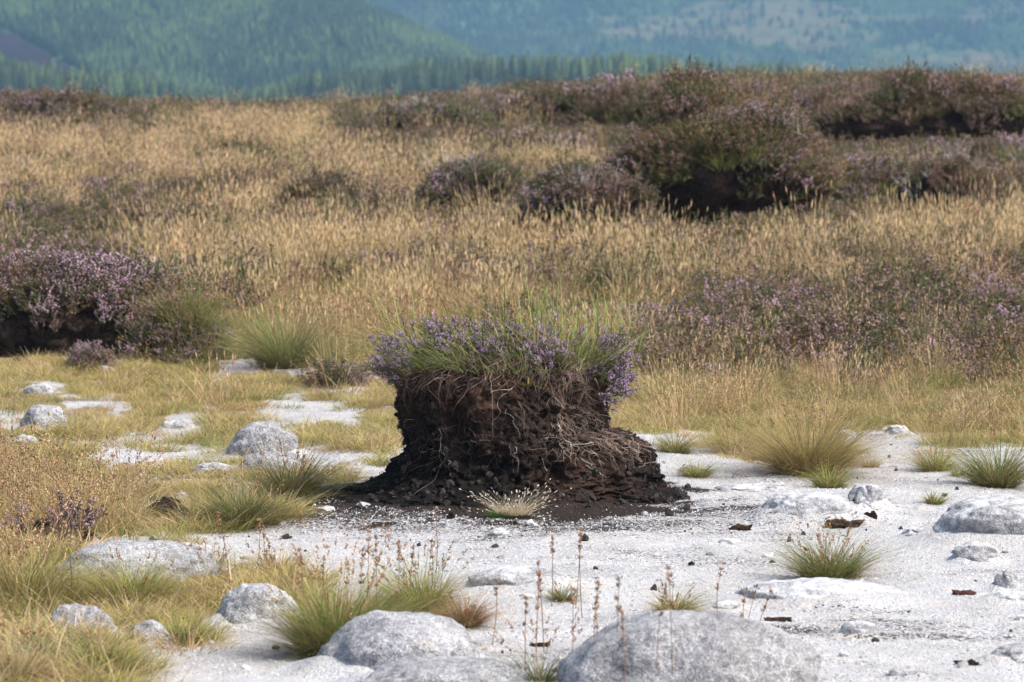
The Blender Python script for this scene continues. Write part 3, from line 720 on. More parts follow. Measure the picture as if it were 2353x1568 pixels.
# ---------------------------------------------------------------- the peat stump
ST_Z = float(terrain(0, 0))
zs = [-.02, 0, .03, .09, .18, .24, .27, .36, .45, .52, .56, .60, .63]
SL = [.84, .74, .61, .50, .43, .42, .43, .465, .475, .455, .42, .33, .0]
SR0 = [.76, .70, .57, .48, .43, .41, .40, .39, .395, .385, .36, .28, .0]
SR1 = [.76, .72, .64, .61, .60, .54, .43, .395, .40, .385, .36, .28, .0]
SF = [.62, .55, .49, .45, .43, .42, .42, .41, .41, .40, .38, .30, .0]
_tt = np.linspace(0, 1, len(zs))
def stump_surf(th, t):
    z = np.interp(t, _tt, zs)
    co, si = np.cos(th), np.sin(th)
    thw = (th + math.pi) % (2 * math.pi) - math.pi
    wsh = np.exp(-(np.abs(thw + .2) / .55) ** 3)
    r0, r1 = np.interp(t, _tt, SR0), np.interp(t, _tt, SR1)
    rx = np.where(co > 0, r0 + (r1 - r0) * wsh, np.interp(t, _tt, SL)); ry = np.interp(t, _tt, SF)
    X, Y = rx * co, ry * si
    nx, ny = co, si
    act = sstep(0.02, .12, t) * (1 - .6 * sstep(.9, 1, t))
    wx_ = .06 * noise(X * 6 + 5, Y * 6, z * 6); wz_ = .05 * noise(X * 5, Y * 5 + 8, z * 6); X0, Y0 = X, Y; zq = z; X = X + wx_; z = z + wz_
    big = .055 * noise(X * 3.2 + 4, Y * 3.2, z * 4.5) - .045 * sstep(.18, .5, noise(X * 5.5 + 2, Y * 5.5, z * 2.2)) + .03 * noise(X * 9, Y * 9, z * 3)
    cl = .040 * np.abs(noise(X * 7, Y * 7 + 2, z * 8.5 + 3)) + .026 * np.abs(noise(X * 19 + z * 4, Y * 19, z * 17)) + .015 * noise(X * 42, Y * 42 + z * 9, z * 38) + .008 * noise(X * 95, Y * 95, z * 90)
    ledge = .004 * noise(X * 5, Y * 5, z * 17) + .02 * noise(X * 2.2 + 9, Y * 2.2, z * 7)
    disp = (big - cl * 1.45 + .02 + ledge) * act
    X, Y, z = X0, Y0, zq
    zz = z + (.014 * noise(X * 12, Y * 12, z * 8 + 7) + .006 * noise(X * 34, Y * 34, z * 30 + 1)) * act
    X, Y = X + nx * disp, Y + ny * disp
    top = sstep(.84, 1, t)
    zz = zz + .03 * top
    g = terrain(X, Y) - ST_Z
    return X, Y, np.where(t < .2, zz + g * (1 - t / .2) + .006 * noise(X * 30, Y * 30, 3) - .02 * (1 - sstep(0, .04, t)), zz)
stump = empty('peat_stump', (0, 0, ST_Z))
tag(stump, 'free standing dark peat stump topped with heather and grass, on white gravel', 'peat stump')
def build_stump():
    nt, nh = 460, 240
    t = np.concatenate([np.linspace(0, .12, 26)[:-1], np.linspace(.12, 1, nh - 25)])
    T, TH = np.meshgrid(t, np.linspace(0, 2 * math.pi, nt, endpoint=False), indexing='ij')
    X, Y, Z = stump_surf(TH, T)
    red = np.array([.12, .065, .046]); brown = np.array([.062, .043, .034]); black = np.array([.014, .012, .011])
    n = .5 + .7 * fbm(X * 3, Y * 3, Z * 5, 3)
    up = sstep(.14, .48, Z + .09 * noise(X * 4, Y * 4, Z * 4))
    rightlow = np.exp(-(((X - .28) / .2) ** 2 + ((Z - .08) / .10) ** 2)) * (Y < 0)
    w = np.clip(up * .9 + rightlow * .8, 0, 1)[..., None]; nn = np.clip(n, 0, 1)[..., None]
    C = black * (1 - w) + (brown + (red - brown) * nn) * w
    C = C * (1 + .35 * noise(X * 15, Y * 15, Z * 18))[..., None]
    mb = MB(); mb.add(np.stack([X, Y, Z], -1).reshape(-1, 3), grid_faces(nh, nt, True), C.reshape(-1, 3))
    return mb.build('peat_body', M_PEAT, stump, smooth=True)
build_stump()
EXCL.append((0, 0, .62, .55))
def clod(seed):
    rg = np.random.default_rng(seed)
    me = bpy.data.meshes.new('clod'); import bmesh
    bm = bmesh.new(); bmesh.ops.create_icosphere(bm, subdivisions=2, radius=.5)
    for v in bm.verts:
        c = v.co; k = 1 + .5 * float(noise(c.x * 2.2 + seed, c.y * 2.2, c.z * 2.2)) + .25 * float(noise(c.x * 6, c.y * 6, c.z * 6 + seed)); v.co = c * k
    bm.to_mesh(me); bm.free(); me.materials.append(M_CLOD)
    return bpy.data.objects.new('clod', me)
def mat_clod():
    m, t, p = newmat('peat_clod'); P = N(t, 'ShaderNodeNewGeometry').outputs['Position']; oi = N(t, 'ShaderNodeObjectInfo')
    c = mixc(t, oi.outputs['Random'], (.009, .008, .007), (.042, .028, .022)); n = noise_node(t, 150, 4, .7, P)
    c = mixc(t, ramp(t, n.outputs[0], [(.55, 0), (.7, .5)]), c, (.13, .10, .08))
    t.links.new(c, p.inputs['Base Color']); p.inputs['Roughness'].default_value = .9; bump(t, p, n.outputs[0], .8, .006); return m
M_CLOD = mat_clod()
C_CLOD = variants([clod(s) for s in (1, 2, 3, 4)], 'clods')
def stump_clods():
    rg = np.random.default_rng(101); n = 4500
    th = rg.uniform(0, 2 * math.pi, n); t = rg.uniform(.0, .86, n) ** 1.15
    X, Y, Z = stump_surf(th, t)
    s = rg.gamma(1.3, .007, n).clip(.003, .038) * np.where(t < .3, 1.0, .75)
    scatter('peat_clods', C_CLOD, np.stack([X, Y, Z], -1), rg.uniform(0, 6.28, (n, 3)), np.stack([s * rg.uniform(.8, 1.6, n), s, s * rg.uniform(.6, 1, n)], -1), stump)
stump_clods()
def strand_paths(rg, n, th0, t0, fall, wob, out, k=11):
    """wandering lines that hug the stump"""
    th = np.empty((n, k)); t = np.empty((n, k)); th[:, 0] = th0; t[:, 0] = t0
    a = rg.normal(0, 1, n)
    for i in range(1, k):
        a = a * .72 + rg.normal(0, .7, n)
        th[:, i] = th[:, i - 1] + a * wob; t[:, i] = t[:, i - 1] - fall * rg.uniform(.0, 1.5, n)
    t = np.clip(t, .05, .97)
    X, Y, Z = stump_surf(th, t)
    o = out * (np.sin(np.linspace(0, math.pi, k))[None, :] * rg.uniform(.3, 1.5, (n, 1)) + .25) + rg.normal(0, .002, (n, k))
    return np.stack([X + np.cos(th) * o, Y + np.sin(th) * o, Z], -1)
def stump_roots():
    rg = np.random.default_rng(111); mb = MB()
    n = 950
    th0 = rg.uniform(-math.pi, math.pi, n); th0 = np.where(rg.uniform(size=n) < .30, rg.normal(-.75, .22, n), th0)
    t0 = .92 - .62 * rg.uniform(0, 1, n) ** 1.5
    L = rg.uniform(.3, 1.2, n)
    P = strand_paths(rg, n, th0, t0, .010 * rg.uniform(.2, 1.6, n), .016, .010, 9)
    br = rg.uniform(.4, 1.3, n)[:, None]; c = np.array([.17, .12, .09]) * br
    w = rg.uniform(size=n)[:, None] < .12; c = np.where(w, np.array([.50, .46, .42]), c)
    tubes(mb, P, rg.uniform(.0007, .0015, n), .0004, c, 3)
    # shaggy matted fibre on the right-hand face
    n2 = 380; th = rg.normal(-.72, .20, n2); t = rg.uniform(.35, .82, n2)
    P = strand_paths(rg, n2, th, t, .010, .012, .008); tubes(mb, P, .0013, .0005, np.array([.33, .25, .19]) * rg.uniform(.4, 1.2, (n2, 1)), 3)
    # fringe that hangs from under the turf
    n3 = 520; th = rg.uniform(-math.pi, math.pi, n3); t = rg.uniform(.72, .86, n3)
    X, Y, Z = stump_surf(th, t); k = 8; s = np.linspace(0, 1, k)[None, :]
    ln = rg.uniform(.04, .15, n3)[:, None]; o = rg.uniform(.01, .07, n3)[:, None]; wa = rg.normal(0, .04, (n3, 1))
    PX = X[:, None] + np.cos(th)[:, None] * o * np.sin(s * 2.4) + wa * s * np.sin(s * 5); PY = Y[:, None] + np.sin(th)[:, None] * o * np.sin(s * 2.4) + wa * s * np.cos(s * 4); PZ = Z[:, None] + .02 * np.sin(s * 3) - ln * s ** 1.3
    tubes(mb, np.stack([PX, PY, PZ], -1), .0012, .0004, np.array([.26, .19, .14]) * rg.uniform(.35, 1.4, (n3, 1)), 3)
    mb.build('root_fibres', M_WOODY, stump, kind='stuff')
    mb = MB(); n4 = 3200; th = rg.uniform(-math.pi, math.pi, n4); t = .12 + .76 * rg.uniform(0, 1, n4) ** .8; k = 5
    X, Y, Z = stump_surf(th, t); o = rg.uniform(-.002, .010, (n4, 1)); c0 = np.stack([X, Y, Z], -1)[:, None] ; tan = np.stack([-np.sin(th), np.cos(th), 0 * th], -1)
    a = rg.uniform(0, 3.14, n4) ; dr = tan * np.cos(a)[:, None]; dr[:, 2] -= np.sin(a); ln = rg.uniform(.012, .045, (n4, 1, 1)); s = np.linspace(-.5, .5, k)[None, :, None]
    nrm = np.stack([np.cos(th), np.sin(th), 0 * th], -1)[:, None]; j = rg.normal(size=(n4, 1, 3)) * .35
    P = c0 + dr[:, None] * ln * s + nrm * (o[:, :, None] + .006) + j * ln * s ** 2
    hi = np.clip((Z / .5), .25, 1)[:, None]
    tubes(mb, P, .0011, .0005, np.array([.19, .125, .09]) * rg.uniform(.25, 1.3, (n4, 1)) * hi, 3); mb.build('short_fibres', M_WOODY, stump, kind='stuff')
    # the pale roots one can follow with the eye
    for (th, t, fall, wob, r) in ((-1.72, .84, .030, .012, .0028), (-1.50, .70, .012, .026, .002), (-1.62, .60, .010, -.02, .0018), (-2.25, .52, .035, .010, .0016), (-1.0, .62, .02, .014, .0022), (-.85, .70, .025, .012, .0024), (-2.6, .72, .004, .03, .0026), (-1.25, .5, .012, .03, .0018)):
        r *= .8; rr = MB(); P = strand_paths(rg, 1, np.array([th]), np.array([t]), fall, abs(wob), .014, 18); tubes(rr, P, r * .85, r * .12, (.36, .30, .25), 5); rr.build('root', M_WOODY, stump, smooth=True)
stump_roots()
HERO = []
for i in range(7):
    g_ = np.random.default_rng(200 + i); m_ = MB(); sprig(m_, g_, np.zeros(3), np.array([0, 0, 1.]), 1 * .15, True, .86 if i < 5 else .15, (.085, .135, .03), (.74, .46, .74), (.12, .08, .06)); HERO.append(m_.arrays())
def rot_to(D, spin):
    D = D / np.linalg.norm(D); h = np.array([1., 0, 0]) if abs(D[0]) < .9 else np.array([0, 1., 0])
    a = np.cross(D, h); a /= np.linalg.norm(a); b = np.cross(D, a)
    a, b = a * math.cos(spin) + b * math.sin(spin), b * math.cos(spin) - a * math.sin(spin)
    return np.stack([a, b, D], 1)
def hero_clump(parent, c, rad, D, n, L=1.0, seed=0, spread=.45, green=.28, tint=(1, 1, 1)):
    rg = np.random.default_rng(300 + seed); mb = MB(); n = int(n * .66); L *= .74
    for _ in range(n):
        q = rg.normal(size=3) * np.array(rad) * .55
        d = np.array(D) + q / np.array(rad) * spread + rg.normal(size=3) * .16
        V, Fs, C = HERO[rg.integers(5, 7) if rg.uniform() < green else rg.integers(0, 5)]
        M = rot_to(d, rg.uniform(0, 6.28)); s = L * rg.uniform(.7, 1.15)
        b0 = mb.n; mb.V.append(V @ M.T * s + np.array(c) + q); mb.C.append(C * np.array(tint) * rg.uniform(.8, 1.2)); mb.n += len(V)
        for f in Fs: mb.F.append(f + b0)
    return mb.build('heather_clump', M_PLANT, parent)
TOP = .59
def SX(u): return (u - 1176.5) * .001813
def SZ(v): return (1150 - v) * .001813 - .045
# left overhang, the crest clumps from left to right, right overhang, and the back of the top
for k, (u, v, y, rad, D, n, L) in enumerate((
    (930, 836, -.18, (.05, .10, .045), (-.85, -.35, .6), 110, .92), (940, 812, .05, (.06, .14, .03), (-.45, 0, 1), 40, .8),
    (1010, 800, -.10, (.07, .10, .03), (-.15, -.2, 1), 62, .95), (1065, 795, .02, (.06, .12, .03), (-.05, 0, 1), 40, 1.0),
    (1130, 815, -.34, (.08, .06, .03), (0, -.45, 1), 60, .80), (1175, 790, -.08, (.07, .1, .03), (.1, -.1, 1), 30, .85),
    (1255, 820, -.36, (.07, .06, .03), (.1, -.5, .9), 55, .75), (1275, 795, -.05, (.08, .12, .03), (.1, -.1, 1), 36, .85),
    (1374, 868, -.16, (.035, .10, .06), (.9, -.35, .5), 130, .98), (1372, 822, -.12, (.05, .12, .03), (.6, -.25, .85), 70, .95), (1392, 840, -.02, (.04, .10, .05), (.95, .1, .5), 60, .95),
    (1180, 800, .22, (.26, .08, .02), (0, .3, 1), 36, .85))):
    hero_clump(stump, (SX(u), y, SZ(v)), rad, D, n, L, k)
def stump_grass():
    rg = np.random.default_rng(400)
    def tuft(u, v, y, n, rad, h0, h1, lean, curve, c0, c1, bias, w=.0032, segs=7, rx=1.6):
        mb = MB(); blades(mb, n, rad * 1.25, h0 * .6, h1 * 1.08, lean, curve * 1.15, w * .9, c0, c1, rg, segs, .35, (SX(u), y, SZ(v)), bias, rx=rx); return mb
    G1, G2, S1 = (.09, .14, .03), (.24, .27, .07), (.42, .36, .20)
    for a in ((1010, 832, -.30, 150, .09, .14, .25, .6, .8, G1, (.32, .36, .10), (-.60, -.25)), (1050, 825, -.33, 90, .08, .12, .24, .5, .8, G1, S1, (-.25, -.3)),
              (960, 850, -.12, 110, .09, .12, .24, .8, 1.0, OLIVE, S1, (-.6, -.2)), (1325, 822, -.26, 120, .09, .12, .23, .6, .8, G1, (.30, .33, .10), (.30, -.15)),
              (1310, 812, -.20, 150, .10, .14, .27, .5, .7, OLIVE, S1, (.4, -.1)), (1370, 860, -.12, 50, .07, .08, .17, .8, 1.0, G1, G2, (.5, -.3)),
              (1200, 834, -.37, 190, .14, .08, .18, .6, .9, G1, S1, (.0, -.3)), (1160, 805, -.22, 200, .20, .12, .24, .5, .7, G1, (.36, .38, .12), (-.2, 0)), (1240, 805, -.2, 170, .16, .12, .24, .5, .7, (.2,.2,.06), (.42, .38, .16), (.2, 0)), (1120, 800, .0, 150, .22, .14, .28, .4, .7, G1, (.34, .33, .10), (.05, 0)),
              (1270, 800, .1, 150, .20, .16, .30, .4, .7, G2, (.40, .36, .12), (.2, 0)), (1040, 800, .1, 120, .16, .14, .27, .5, .8, G2, (.42, .38, .14), (-.2, 0)),
              (1160, 845, -.30, 60, .28, .07, .15, .8, 1.1, (.3, .24, .15), S1, (.0, -.4))):
        tuft(*a).build('grass_tuft', M_PLANT, stump)
    # long hair-thin blades that stream over the top, some rust red
    for a in ((1130, 800, .05, 70, .22, .36, .52, .22, .45, (.25, .33, .08), (.46, .52, .15), (-.12, 0), .0042, 10), (1290, 800, .05, 80, .18, .36, .50, .22, .45, (.25, .33, .08), (.46, .52, .15), (-.05, 0), .0042, 10),
              (1290, 800, .05, 34, .16, .38, .56, .25, 1.0, (.40, .20, .09), (.50, .16, .07), (-.5, 0), .0032, 12), (1080, 800, .05, 34, .16, .38, .54, .3, .9, (.36, .28, .10), (.45, .25, .10), (-.55, 0), .0026, 12)):
        tuft(*a).build('long_blades', M_PLANT, stump)
    # the starry rust-and-green rosette that hangs on the face
    mb = MB(); blades(mb, 14, .012, .05, .11, 1.2, .8, .006, (.14, .17, .04), (.30, .26, .08), rg, 6, .2, (SX(1210), -.45, SZ(860)), (0, -.35)); blades(mb, 3, .01, .06, .09, .6, 1.3, .006, (.45, .15, .05), (.55, .2, .06), rg, 6, .1, (SX(1208), -.45, SZ(862)), (0, -.6)); mb.build('leaf_rosette', M_PLANT, stump)
stump_grass()
# dry turf rim on the right shoulder
mb = MB(); rg = np.random.default_rng(410)
blades(mb, 110, .06, .03, .08, 1.1, .9, .0022, (.20, .11, .06), (.36, .24, .14), rg, 5, .25, (SX(1440), -.16, SZ(1012) + .01), (.2, -.2)); mb.build('dry_turf', M_PLANT, stump)
mb = MB(); blades(mb, 22, .015, .05, .13, .8, .5, .0022, (.20, .08, .04), (.40, .2, .1), rg, 5, .25, (SX(1503), -.1, SZ(1120)), (.55, -.1)); mb.build('dry_turf', M_PLANT, stump)

# ---------------------------------------------------------------- rocks
def rock(label, uL, uR, vT, vB, mat=M_ROCK, seed=0, depth=.8, group='granite rocks on the gravel', sharp=0.0, sink=.3, skew=0.0, cat='rock'):
    u = (uL + uR) / 2; x0, y0, z0 = G(u, min(vB, 1640), 7.5); s = mpp(y0)
    a = (uR - uL) / 2 * s; b = a * depth; yc = y0 + b * .55
    zb = float(terrain(x0, yc))
    # height so that the top shows at row vT
    H = float(zrow(yc - CY, vT)) - zb; H = max(H * (1 if mat is M_ROCK else .8), .012)
    nt, nh = 110, 60
    th = np.linspace(0, 2 * math.pi, nt, endpoint=False); t = np.linspace(-sink, 1, nh)
    T, TH = np.meshgrid(t, th, indexing='ij')
    ph = np.clip(T, -1, 1) * math.pi / 2
    e = .82 if mat is M_ROCK else .66
    rc = np.cos(ph) ** e; zc = np.sign(np.sin(ph)) * np.abs(np.sin(ph)) ** .95
    X, Y, Z = rc * np.cos(TH), rc * np.sin(TH), zc
    sharp = max(sharp, .10); nz = .20 * noise(X * 1.1 + seed * 3.1, Y * 1.1, Z * 1.1 + seed) + .07 * noise(X * 3 + seed, Y * 3, Z * 3) + .02 * noise(X * 8, Y * 8 + seed, Z * 8)
    if sharp: nz = nz + sharp * (np.abs(noise(X * 1.5 + seed, Y * 1.5, Z * 1.5 + 4)) - .2)
    k = 1 + nz
    X, Y, Z = X * k, Y * k, Z * (1 + nz * .6)
    X = X + skew * np.clip(1 - Z, 0, 1) * -1 * .5
    mxz = Z.max(); X = X / ((X.max() - X.min()) / 2); X -= (X.max() + X.min()) / 2
    X, Y, Z = X * a, Y * b, Z / mxz * H
    X = X + .004 * noise(X * 40, Y * 40, Z * 40 + seed); Z = Z + .004 * noise(X * 36, Y * 36, Z * 30 + seed)
    mb = MB(); mb.add(np.stack([X, Y, Z], -1).reshape(-1, 3), grid_faces(nh, nt, True))
    o = mb.build('rock', mat, smooth=True); o.location = (x0, yc, zb)
    tag(o, label, cat, group); EXCL.append((x0, yc, a * .9, b * .9)); SKIRT.append((x0, yc, a, b, H))
    return o
RK = [
 ('wide low grey boulder at lower left behind the grass strip', 105, 572, 1243, 1352, M_ROCK, .55, 0, .0),
 ('rounded grey rock between the left grass and the big green tussock', 478, 690, 1340, 1445, M_ROCK, .75, .12, .0),
 ('lumpy grey rock in grass at lower left, left of the smallest of the trio', 103, 262, 1390, 1475, M_ROCK, .8, .12, 0),
 ('small flat grey rock between two larger grey rocks at lower left', 280, 398, 1425, 1492, M_ROCK, .8, .1, 0),
 ('smooth grey granite dome at bottom left of centre beside the green tussock', 712, 1108, 1408, 1560, M_ROCK, .9, 0, 0),
 ('low grey slab in front of the smooth dome, cut by the bottom edge', 800, 1235, 1513, 1600, M_ROCK, .6, 0, 0),
 ('largest grey granite boulder at the bottom edge right of centre', 1262, 1900, 1398, 1625, M_ROCK, .75, 0, .35),
 ('long pale low rock right of the largest boulder, under the wispy tussock', 1675, 2110, 1318, 1392, M_ROCKP, .5, 0, .0),
 ('pale rounded rock with dark bark at its foot, right of the stump', 1740, 1978, 1118, 1202, M_ROCKP, .8, 0, 0),
 ('angular grey brown stone behind the pale rounded rock', 1948, 2042, 1098, 1168, M_ROCKP, .8, .35, 0),
 ('broad pale boulder cut by the right edge, level with the stump foot', 2150, 2560, 1118, 1245, M_ROCKP, .7, 0, 0),
 ('small white rounded stone in the grass edge at upper right of the gravel', 2034, 2097, 970, 1003, M_ROCKP, .9, 0, 0),
 ('small upright grey stone near the right edge', 2280, 2347, 1308, 1362, M_ROCK, .8, .3, 0),
 ('low grey stone alone in the gravel at lower right', 1922, 2030, 1418, 1470, M_ROCKP, .8, .1, 0),
 ('flat squarish slab at the lower right edge on dark peat crumbs', 2262, 2420, 1480, 1532, M_ROCK, .8, .25, 0),
 ('rounded grey boulder in yellow grass left of the stump', 518, 688, 968, 1055, M_ROCK, .85, .1, 0),
 ('low grey rock in front of the rounded boulder left of the stump', 545, 705, 1038, 1085, M_ROCK, .7, .1, 0),
 ('flat topped grey rock in grass near the left edge', 40, 160, 930, 992, M_ROCK, .8, .15, 0),
 ('low pale rock in yellow grass between the two upper left boulders', 368, 448, 960, 990, M_ROCKP, .8, .1, 0),
 ('small white stone at the foot of the pink heather plant', 222, 262, 836, 860, M_ROCKP, .9, 0, 0),
 ('pale flat stone in yellow grass at the far left', 48, 132, 874, 915, M_ROCKP, .9, 0, 0),
 ('long white low stone on the gravel left of the boulder pair', 440, 535, 1058, 1086, M_ROCKP, .7, .1, 0),
 ('thin flat pale stone in front of the broad right boulder', 2068, 2165, 1206, 1236, M_ROCKP, .8, .2, 0),
 ('small white stone in short grass just right of the stump', 1560, 1604, 1060, 1088, M_ROCKP, .9, 0, 0),
 ('pale lump in gravel at the right edge above the upright stone', 2190, 2310, 1236, 1296, M_ROCKP, .8, .2, 0),
 ('faint flat slab nearly buried in white gravel in front of the stump', 1075, 1310, 1292, 1352, M_ROCKP, .7, 0, 0),
 ('small pale lump below the dead grass tuft', 1120, 1175, 1210, 1234, M_ROCKP, .8, .2, 0),
 ('low grey stone left of the long pale low rock', 1632, 1706, 1376, 1402, M_ROCKP, .7, .1, 0),
 ('small warm grey stone at the right edge below the upright stone', 2272, 2380, 1350, 1382, M_ROCKP, .8, .1, 0),
 ('pale stone half hidden in grass behind the white rounded stone', 1925, 1968, 984, 1006, M_ROCKP, .9, 0, 0),
 ('pale lumps at the left edge below the flat topped rock', 28, 90, 992, 1028, M_ROCKP, .9, .2, 0),
 ('pale stone buried in brown grass at the left', 128, 184, 1156, 1188, M_ROCKP, .9, .2, 0),
 ('low pale hump on the gravel behind the pale rounded rock', 1640, 1830, 1108, 1135, M_ROCKP, .7, 0, 0),
 ('small grey stone under the brown bark right of the pale rounded rock', 1968, 2006, 1150, 1182, M_ROCK, .9, .1, 0),
 ('white stone bit behind the brown stalks at centre left', 398, 436, 1128, 1148, M_ROCKP, .8, .2, 0),
 ('tiny white stone on dark peat left of the stump', 606, 632, 822, 842, M_ROCKP, .9, 0, 0),
 ('grey lump at the bottom right corner of the gravel', 2040, 2120, 1528, 1560, M_ROCKP, .8, .1, 0),
]
for i, (lab, a, b, c, d_, m_, dp, sh, sk) in enumerate(RK): rock(lab, a, b, c, d_, m_, i + 1, dp, sharp=sh, skew=sk)


# dark bark and peat scraps on the gravel
def scrap(name, label, cat, uL, uR, vT, vB, seed, colr, curl=.3, gp='dark scraps on the gravel'):
    x, y, z = G((uL + uR) / 2, vB); s = mpp(y); a = (uR - uL) / 2 * s; H = (vB - vT) * s
    nt, nh = 40, 22; T, TH = np.meshgrid(np.linspace(-.4, 1, nh), np.linspace(0, 6.2832, nt, endpoint=False), indexing='ij')
    ph = T * math.pi / 2; X, Y, Z = np.cos(ph) * np.cos(TH), np.cos(ph) * np.sin(TH), np.sin(ph)
    k = 1 + .45 * noise(X * 1.8 + seed, Y * 1.8, Z * 1.8) + .2 * noise(X * 5, Y * 5, Z * 5 + seed)
    X, Y, Z = X * k * a, Y * k * a * .5, Z * k * H; Z = Z + curl * H * (np.abs(X / a) ** 2) - .002
    mb = MB(); mb.add(np.stack([X, Y, Z], -1).reshape(-1, 3), grid_faces(nh, nt, True), colr)
    o = mb.build(name, M_PEAT, smooth=True); o.location = (x, y, float(terrain(x, y))); tag(o, label, cat, gp)
scrap('bark_scrap', 'curled brown bark scrap at the foot of the pale rounded rock', 'bark', 1896, 1978, 1194, 1212, 1, (.08, .055, .04), .12)
scrap('peat_lump', 'black peat lump right of the curled bark scrap', 'peat lump', 1984, 2018, 1176, 1196, 2, (.02, .015, .012), 0)
scrap('peat_lump', 'brown oval peat lump on gravel between the stump and the bark', 'peat lump', 1680, 1726, 1206, 1220, 3, (.05, .03, .02), .3)
scrap('bark_scrap', 'dark reddish bark flake on gravel above the low stone at lower right', 'bark', 2190, 2240, 1356, 1368, 4, (.10, .05, .035), .2)
scrap('bark_scrap', 'thin dark bark sliver right of the bottom dome', 'bark', 1218, 1262, 1478, 1488, 5, (.03, .02, .015), .5)
scrap('peat_lump', 'small dark peat lump left of the flat squarish slab', 'peat lump', 2195, 2250, 1518, 1530, 6, (.03, .02, .015), .2)
scrap('peat_lump', 'black peat ball in front of the stump, left of the dead grass tuft', 'peat lump', 1028, 1046, 1180, 1194, 7, (.015, .012, .01), 0)
scrap('bark_scrap', 'dark wood sliver on gravel right of the largest boulder top', 'bark', 1762, 1816, 1420, 1429, 8, (.05, .03, .02), .3)
scrap('peat_patch', 'matted dark peat slab in grass left of the stump', 'peat lump', 325, 440, 1150, 1186, 9, (.05, .034, .026), .1)

# ---------------------------------------------------------------- single tussocks
def tussock(label, u, vb, w, h, c0, c1, n=420, stalks=14, sh=1.8, seed=0, lean=.72, curve=.65, brown=.25, group='grass tussocks on the gravel', stalkc=(.32, .17, .09), bw=.0026, cat='grass tussock', headc=(.38, .24, .12)):
    rg = np.random.default_rng(500 + seed)
    x, y, z = G(u, vb - 6); s = mpp(y); W = w * s / 2; Hh = h * s
    root = empty('grass_tussock', (x, y, float(terrain(x, y)) - .006)); tag(root, label, cat, group)
    n = int(n * 1.5); TUFT_FEET.append((x, y, W * .62)); mb = MB(); L = math.hypot(W, Hh) * 1.3
    db = (rg.normal(0, .16), rg.normal(0, .1)); blades(mb, n, W * .5, L * .35, L * 1.2, lean, curve, bw, c0, c1, rg, 6, .28, dirbias=db)
    if brown > 0: blades(mb, int(n * .35), W * .6, L * .25, L * .75, 1.45, .5, bw, (.16, .10, .055), (.42, .31, .18), rg, 5, .3)
    if brown > 0: blades(mb, int(n * brown * 1.4), W * .5, L * .5, L * 1.05, lean * 1.25, curve * 1.1, bw * .9, (.22, .13, .07), (.45, .32, .18), rg, 6)
    mb.build('blades', M_PLANT, root)
    if stalks:
        mb = MB(); tp, d = blades(mb, stalks, W * .4, Hh * sh * .7, Hh * sh * 1.2, .42, .15, .0022, (.30, .24, .10), stalkc, rg, 7)
        seed_heads(mb, tp, d, 9, .045, .013, .005, headc, rg, .3, .5)
        mb.build('seed_stalks', M_PLANT, root)
    return root
LG, LG2 = (.13, .18, .035), (.37, .36, .09)
